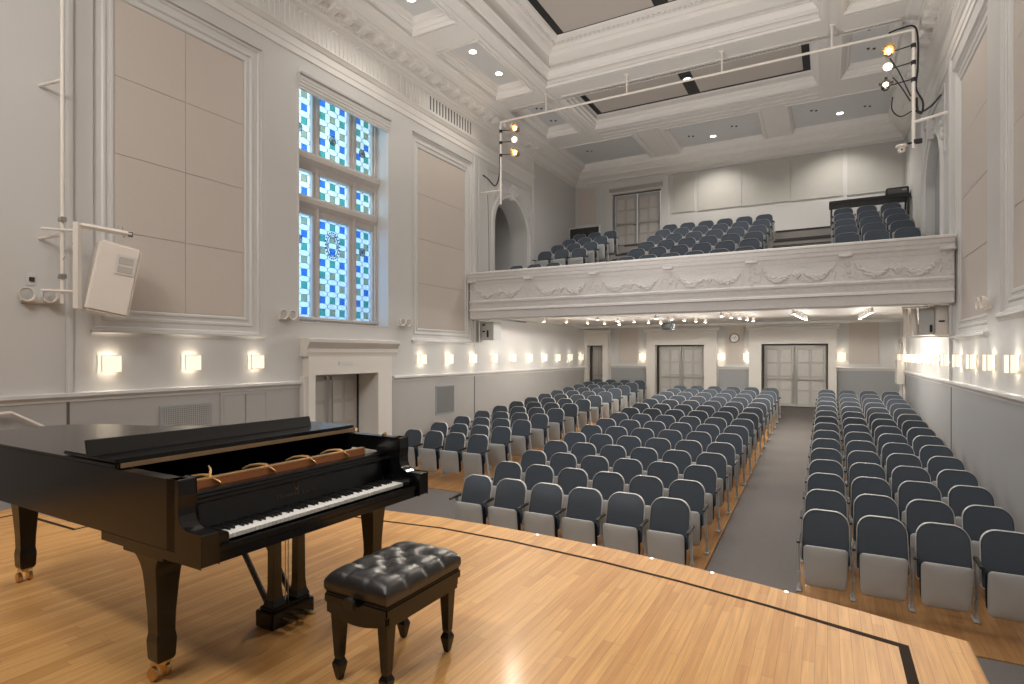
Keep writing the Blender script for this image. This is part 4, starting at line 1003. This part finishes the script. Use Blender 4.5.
MB().box(.0, .05, .26, .31, 1.0, 1.06).build('bolt', M['dark'], sp)
for zz in (.25, 1.0): MB().tube([(.0, -.27, zz), (-.12, -.60, zz)], .016, 8).build('bracket_stub', M['pipe'], sp)
for a_, b_ in (((.02, -.41, .62), (.02, -.27, .94)), ((.02, .12, .98), (.02, .16, 1.12)), ((.02, .22, .98), (.02, .2, 1.12))): MB().tube([a_, b_], .007, 6).build('safety_chain', M['steel'], sp)
# lighting pipe under the ceiling
PY = 13.9; PZ = 6.47; PXL, PXR = -8.0, 1.505
pz_l = PZ
rig = thing('lighting_pipe', 'long white pipe frame spanning the hall below the ceiling', 'pipe', (-3.2, PY, PZ))
MB().tube([(PXL+3.2, 0, 0), (PXR+3.2, 0, 0)], .027, 10).build('crossbar', M['pipe'], rig, smooth=True)
MB().tube([(PXL+3.2, 0, 0), (PXL+3.2, 0, 4.17-PZ)], .030, 10).build('drop_pipe', M['pipe'], rig, smooth=True)
MB().tube([(PXR+3.2, 0, 0), (PXR+3.2, 0, 4.10-PZ)], .034, 10).build('drop_pipe', M['pipe'], rig, smooth=True)
for u in (546, 627, 722, 832):
    X = {546: -6.60, 627: -4.38, 722: -2.13, 832: .08}[u]
    MB().tube([(X+3.2, 0, 0), (X+3.2, 0, ZS-PZ)], .02, 8).lathe([(.05, ZS-PZ-.03), (.06, ZS-PZ), (0, ZS-PZ), (0, ZS-PZ-.03)], (X+3.2, 0, 0), 10).build('hanger', M['pipe'], rig, smooth=True)
MB().tube([(PXL+3.2, 0, 4.57-PZ), (XL+3.21, -.12, 4.55-PZ)], .02, 8).build('wall_arm', M['pipe'], rig, smooth=True)
MB().tube([(PXR+3.2, 0, 4.62-PZ), (XR+3.19, -.10, 4.68-PZ)], .03, 8).build('wall_arm', M['pipe'], rig, smooth=True)
def spotlamp(x, z, side_, lab, kind, px):
    """theatre lamp clamped to a drop pipe at px, hanging toward side_"""
    t = thing('stage_lamp', lab, 'spotlight', (x, PY, z), 0, 'stage lamps clamped to the drop pipes')
    bodym = M['gold'] if kind == 'gold' else (M['whitepl'] if kind == 'white' else M['blackm'])
    # lamp points to the stage (-Y)
    MB().lathe([(.0, .16), (.05, .16), (.075, .10), (.085, .0), (.088, -.08), (.080, -.08), (.07, 0), (.0, .02)], (0, 0, 0), 14, 'y').build('lamp_body', bodym, t, smooth=True)
    MB().lathe([(0, -.05), (.045, -.05), (.035, -.06), (0, -.065)], (0, 0, 0), 12, 'y').build('lens', M['glens'], t)
    if kind != 'white':
        for a in range(4 if kind == 'black' else 8):
            an = 2*pi*a/(4 if kind == 'black' else 8); c_, s_ = cos(an), sin(an)
            MB().hexa([(c_*.085-s_*w, -.08-q*.07, s_*.085+c_*w+0) if e else (c_*(.125)-s_*w*.8, -.12-q*.006, s_*.125+c_*w*.8) for q in (0, .06) for e, w in ((1, -.03), (1, .03), (0, .03), (0, -.03))]).build('barn_door', M['gold'] if kind == 'gold' else M['blackm'], t)
    MB().tube([(0, .05, .0), (side_*-.12, .03, .0), (px-x, .0, .03)], .012, 6).build('yoke', M['blackm'], t)
    MB().tube([(px-x, 0, -.03), (px-x, 0, .05)], .045, 8).build('clamp', M['blackm'], t)
    aim = (-2.2-x, 2.6-PY, Z0-z)
    light('SPOT', (0, -.16, 0), 520, (1, .90, .76), .10, parent=t, target=aim, spot=46, blend=.7)
for z, kd, dx, l_ in ((6.14, 'gold', .42, 'topmost brass-lit stage lamp on the right drop pipe'), (5.80, 'white', .44, 'white middle stage lamp on the right drop pipe'), (5.46, 'black', .47, 'lowest black stage lamp on the right drop pipe')):
    spotlamp(PXR-dx, z, -1, l_, kd, PXR)
for z, kd, l_ in ((6.20, 'gold', 'topmost gold stage lamp on the left drop pipe'), (5.88, 'white', 'white middle stage lamp on the left drop pipe'), (5.53, 'gold', 'lowest gold stage lamp on the left drop pipe')):
    spotlamp(PXL+.47, z, 1, l_, kd, PXL)
# cables
def sag(pts, r=.012, label='', n=8):
    out = []
    P_ = [pts[0]]+pts+[pts[-1]]
    for i in range(1, len(P_)-2):
        for k in range(n):
            t = k/n; q = []
            for d in range(3):
                p0, p1, p2, p3 = P_[i-1][d], P_[i][d], P_[i+1][d], P_[i+2][d]
                q.append(.5*((2*p1)+(-p0+p2)*t+(2*p0-5*p1+4*p2-p3)*t*t+(-p0+3*p1-3*p2+p3)*t**3))
            out.append(tuple(q))
    out.append(pts[-1]); o = MB().tube(out, r, 6).build('cable', M['blackm'], smooth=True); return tag(o, label, 'cable', 'black cables on the lighting pipe')
X = PXR
sag([(X-.42, PY-.03, 6.50), (X-.2, PY-.03, 6.54), (X, PY-.02, 6.53), (X+.07, PY, 6.3), (X+.07, PY, 5.7), (X+.04, PY, 5.3), (X+.15, PY, 5.0), (X+.13, PY, 4.78), (X+.03, PY, 4.85)], .018, 'thick black cable running over the right corner of the lighting pipe')
sag([(X+.05, PY, 5.1), (X+.08, PY, 4.82), (X+.26, PY-.03, 4.86), (X+.44, PY-.05, 5.06)], .02, 'black cable looping from the right drop pipe to the right wall')
sag([(X-.4, PY, 6.0), (X-.25, PY, 5.7), (X-.10, PY, 5.3), (X-.05, PY, 5.15)], .012, 'thin cable from the topmost lamp down to the right drop pipe')
sag([(X-.35, PY, 5.6), (X-.22, PY, 5.4), (X-.05, PY, 5.05)], .012, 'thin cable from the white lamp to the right drop pipe')
sag([(X-.35, PY, 5.2), (X-.36, PY, 4.95), (X-.22, PY, 4.78), (X-.03, PY, 4.85)], .012, 'thin cable looping under the lowest lamp of the right pipe')
sag([(PXL-.02, PY-.02, 5.5), (PXL-.05, PY, 5.0), (PXL-.18, PY, 4.72), (PXL-.42, PY, 4.95), (XL+.04, PY-.08, 5.05)], .02, 'black cable looping from the left drop pipe to the left wall')
sag([(XL+.15, PY, 4.5), (XL+.17, PY, 4.0), (XL+.19, PY, 3.2), (XL+.2, PY, 2.2)], .008, 'thin cable hanging beside the left arch')
# dome camera under the right drop pipe
dc = thing('security_camera', 'white dome camera on a black clamp at the foot of the right drop pipe', 'camera', (PXR-.20, PY, 4.10))
MB().lathe([(0, .10), (.10, .10), (.105, .06), (.07, .05), (0, .05)], (0, 0, 0), 14).lathe([(0, .05), (.065, .05), (.07, .0), (.05, -.05), (0, -.065)], (0, 0, 0), 14).build('dome', M['whitepl'], dc, smooth=True)
MB().ball((0, -.055, -.005), .022, 8, 6).build('lens', M['blackm'], dc)
MB().tube([(0, 0, .11), (.30, 0, .12)], .022, 8).box(.20, .34, -.04, .04, .09, .17).build('clamp', M['blackm'], dc)

# emergency twin lamps
def twin(loc, rz, label, s_=1.0, spread=.13):
    t = thing('emergency_light', label, 'emergency light', loc, rz, 'twin-head emergency lights on the walls')
    MB().box(0, .05, -.16*s_, .16*s_, -.09*s_, -.03*s_).build('housing', M['whitepl'], t, bevel=.01)
    for k in (-spread, spread):
        h = MB().lathe([(0, -.03), (.05, -.03), (.085, .02), (.09, .05), (.078, .05), (.06, .02), (0, .015)], (.08, k, .02), 14, 'x').build('lamp_head', M['whitepl'], t, smooth=True)
        MB().lathe([(0, .02), (.07, .035), (.0, .045)], (.08, k, .02), 12, 'x').build('lens', M['shell'], h)
twin((XL, 3.36, .70), 0, 'twin round emergency light at the far left of the wall', .9, .115)
twin((XL, 7.08, .68), 0, 'small twin emergency light left of the stained glass window', .8, .10)
twin((XL, 10.34, .70), 0, 'small twin emergency light right of the stained glass window', .8, .10)
twin((XR, 10.55, .72), pi, 'shiny twin emergency light on the right wall above the sconces', .9, .14)
t = thing('wall_socket', 'small white wall plate with a dark hole above the far left emergency light', 'wall socket', (XL, 3.33, .92))
MB().box(0, .012, -.05, .05, -.08, .08).build('plate', M['trimw'], t, bevel=.004); MB().box(.012, .03, -.02, .03, -.03, .02).build('socket', M['dark'], t)

# speakers under the balcony
for (x, y, s_, lab) in ((XL+.32, 13.75, 1, 'pale loudspeaker bracketed under the left end of the balcony'), (XR-.36, 13.75, -1, 'white loudspeaker with slatted frame under the right end of the balcony')):
    t = thing('balcony_loudspeaker', lab, 'loudspeaker', (x, y, .62), 0, 'loudspeakers under the balcony ends')
    if s_ > 0:
        MB().hexa([(a, b, z) for z in (-.24, .26) for a, b in ((-.22, -.10), (.20, -.16), (.24, .22), (-.16, .28))]).build('cabinet', M['shell'], t, bevel=.012)
        for a, z in ((-.12, .18), (-.12, .0)): MB().box(a-.03, a+.03, -.16, -.12, z-.02, z+.02).build('knob', M['blackm'], t)
        MB().box(.0, .03, -.18, -.13, -.16, .03).build('knob', M['blackm'], t)
        MB().tube([(-.22, -.2, -.30), (-.22, -.2, .34)], .02, 6).build('bracket', M['pipe'], t)
    else:
        MB().box(.13, .33, -.16, .20, -.27, .29).build('cabinet', M['whitepl'], t, bevel=.02)
        MB().box(-.12, .125, -.10, .16, -.25, .27).build('amplifier_panel', M['shell'], t, bevel=.006)
        for a in (-.34, -.20): MB().hexa([(a+d, b, z) for z, d in ((-.26, 0), (.28, -.05)) for d2, b in ((0, -.02), (.05, -.02), (.05, .02), (0, .02)) for d in (d+d2,)]).build('side_slat', M['whitepl'], t)
        MB().box(-.40, .34, -.03, .03, -.30, -.275).build('bracket', M['whitepl'], t)
        MB().box(-.40, .34, -.03, .03, .29, .315).build('bracket', M['whitepl'], t)
        MB().box(.045, .085, -.13, -.10, -.20, -.06).build('knob', M['blackm'], t); MB().box(.18, .27, -.18, -.155, -.01, .02).build('name_badge', M['blackm'], t)
    MB().tube([(0, 0, .30), (0, 0, .44)], .02, 8).build('hanger', M['pipe'], t)
# projector below the balcony middle
t = thing('projector', 'small black box hanging from the grey ceiling plate below the balcony', 'projector', (-3.93, 16.3, .80))
MB().box(-.16, .16, -.16, .16, -.12, .07).build('body', M['blackm'], t, bevel=.03)
MB().lathe([(0, -.16), (.05, -.16), (.05, -.19), (0, -.19)], (0, 0, -.02), 12, 'y').build('lens', M['dark'], t)
MB().box(-.26, .26, -.3, .3, .225, .26).tube([(0, 0, .06), (0, 0, .24)], .03, 8).build('mount', M['shell'], t, bevel=.004)
# control desk and box on the balcony
t = thing('control_desk', 'long black table behind the last row of the right balcony seats', 'table', (1.12, 19.55, 3.70))
MB().box(-1.08, .90, -.35, .35, .66, .76).build('tabletop', M['blackm'], t, bevel=.01)
for a in (-1.02, .84):
    for b in (-.3, .3): MB().box(a-.025, a+.025, b-.025, b+.025, 0, .66).build('leg', M['blackm'], t)
t = thing('equipment_case', 'small black equipment case standing on the balcony table', 'equipment case', (1.74, 19.62, 4.463))
MB().box(-.28, .26, -.2, .2, 0, .24).build('case_body', M['blackm'], t, bevel=.02); MB().box(-.24, .22, -.215, -.2, .06, .20).build('front_panel', M['grille'], t)
MB().box(.10, .20, -.225, -.215, .13, .17).build('badge', M['steel'], t)
# white framed black partition at the upper left
t = thing('partition_screen', 'black panel in a white frame behind the upper left seats', 'partition', (-7.55, 19.25, 3.70))
MB().box(-.62, .48, -.02, .02, .0, .80).build('black_panel', M['blackm'], t)
MB().box(-.66, -.62, -.04, .04, 0, .84).box(.48, .52, -.04, .04, 0, .84).box(-.62, .48, -.04, .04, .80, .84).build('frame', M['shell'], t)

# ------------------------------------------------------------------ grilles and small wall things
def grille(mp, y0, y1, z0, z1, nv, nh, label, m_slat, group='air grilles on the left wall'):
    cy, cz = (y0+y1)/2, (z0+z1)/2; o0 = mp(cy, cz, 0)
    t = thing('air_grille', label, 'air vent', o0, 0, group)
    q = lambda a, b, h: tuple(p-c for p, c in zip(mp(a, b, h), o0))
    MB().rectsweep(q, y0, y1, z0, z1, [(0, 0), (0, .03), (.03, .03), (.035, .01)]).build('grille_frame', M['greyw'], t)
    MB().hexa([q(a, b, h) for h in (.012, .016) for a, b in ((y0, z0), (y1, z0), (y1, z1), (y0, z1))]).build('grille_back', M['grille'], t)
    mb = MB()
    for i in range(nv):
        a = y0+(y1-y0)*(i+.5)/nv; w = (y1-y0)/nv*.22; mb.hexa([q(u, v, h) for h in (.016, .028) for u, v in ((a-w, z0), (a+w, z0), (a+w, z1), (a-w, z1))])
    for i in range(nh):
        a = z0+(z1-z0)*(i+.5)/nh; w = (z1-z0)/nh*.22; mb.hexa([q(u, v, h) for h in (.016, .026) for u, v in ((y0, a-w), (y1, a-w), (y1, a+w), (y0, a+w))])
    mb.build('grille_bars', m_slat, t)
grille(mpL, 4.90, 5.65, -1.22, -.80, 22, 14, 'dark square-mesh air grille on the left wall behind the piano', M['greyl'])
grille(mpL, 11.66, 12.40, -1.50, -.84, 0, 26, 'grey louvred air grille on the left wall above the front seats', M['greyw'])
cb = thing('wall_cabinet', 'flush grey double cabinet door in the left wainscot behind the piano', 'wall cabinet', (XL, 6.28, -2.4))
MB().rectsweep(lambda a, b, h: (h, a, b), -.40, .40, .05, 1.72, [(0, .012), (0, .03), (.05, .03), (.055, .012)]).build('cabinet_frame', M['greyl'], cb)
for a, b in ((-.40, -.005), (.005, .40)): MB().box(.012, .028, a+.005, b, .06, 1.71).build('cabinet_door', M['greyl'], cb, bevel=.004)
rl = thing('stair_handrail', 'pale handrail that bends down along the far left wall', 'handrail', (XL, 3.0, -.7))
MB().tube([(.10, -3.0, -.075), (.10, .10, .0), (.10, .66, -.36)], .022, 8).build('rail', M['whitepl'], rl, smooth=True)
for yy in (-1.4, .0): MB().tube([(.0, yy, -.10), (.10, yy, -.04)], .012, 6).build('rail_bracket', M['steel'], rl)
# slotted vent in the frieze
t = thing('frieze_vent', 'row of tall dark slots in the left frieze under the cornice', 'air vent', (XL, 12.27, 6.15))
MB().box(.02, .045, -.96, .98, -.21, .21).build('vent_plate', M['ceil'], t, bevel=.004)
for i in range(15):
    a = -.90+i*.1286; MB().box(.046, .050, a-.022, a+.022, -.165, .165).build('slot', M['grille'], t)
# switch plates and door casing on the right rear
st(MB().box(XR-.06, XR, 20.72, 20.84, -2.0, .98).box(XR-.06, XR, 21.6, 21.72, -2.0, .98).box(XR-.08, XR, 20.66, 21.78, .34, .46).build('trim_casing', M['surround']))
cw = thing('wall_box', 'white box low on the right wall at the rear corner', 'wall box', (XR-.13, 20.9, -.55))
MB().box(-.1, .1, -.28, .28, -.36, .36).build('box_body', M['surround'], cw, bevel=.012)

# ------------------------------------------------------------------ added fill lights, no fixtures: before the stage, overhead and behind the camera
for x in (-4.3, -3.3, -2.3):      # hidden uplights added in front of the stage to brighten the ceiling
    light('SPOT', (x, 5.4, -2.45), 800, (1, .95, .89), .3, target=(x*1.2+.7, 11.3, 7.0), spot=74, blend=.8)
light('AREA', (-3.0, -1.6, 5.2), 360, (1, .96, .91), 3.2, target=(-3.2, 13.0, 3.6), size_y=1.2)  # unseen fill added behind the camera, aimed down the hall
light('AREA', (-1.2, 1.0, 5.9), 60, (1, .95, .88), 1.2, target=(-1.8, 3.2, Z0))  # this and the next are unseen overhead fills added for the stage
light('AREA', (-5.0, 1.0, 5.9), 50, (1, .95, .88), 1.2, target=(-4.5, 3.0, Z0))
for (x, y) in ((-4.6, 8.5), (-1.9, 8.5), (-4.6, 11.3), (-1.9, 11.3)):  # fill spots added in the tray, no lamp there
    light('SPOT', (x, y, 7.65), 330, (1, .96, .91), .35, target=(x, y+.3, -2.5), spot=95, blend=.9)
for (x, y) in ((-5.2, 15.6), (-1.3, 15.6)):  # more added fill, under the shallow bay toward the balcony
    light('SPOT', (x, y, 7.22), 480, (1, .96, .91), .25, target=(x, y+.8, 2), spot=140, blend=.9)
st(MB().box(XL, XR, -3.5, -3.4, -3.1, 7).build('wall_front', mat('dark_wood_panelling', (.16, .12, .09), .6)))
w = bpy.data.worlds.new('World'); scene.world = w; w.use_nodes = True
w.node_tree.nodes['Background'].inputs[0].default_value = (.93, .96, 1, 1); w.node_tree.nodes['Background'].inputs[1].default_value = 1.15

# ------------------------------------------------------------------ camera
cam = bpy.data.cameras.new('Camera'); cam.sensor_width = 36; cam.lens = 573.87/1024*36; cam.shift_y = (353.78-342)/1024; cam.clip_start = .05
co = bpy.data.objects.new('Camera', cam); C.objects.link(co); co.location = (0, 0, 0); co.rotation_euler = (radians(90), 0, radians(28.803))
scene.camera = co
for o in list(scene.objects):
    if o.parent is None: o.location.z += CZ
vs_ = scene.view_settings; vs_.view_transform = 'Standard'; vs_.look = 'None'; vs_.gamma = 1; vs_.exposure = -0.12; vs_.use_curve_mapping = False
scene.display_settings.display_device = 'sRGB'
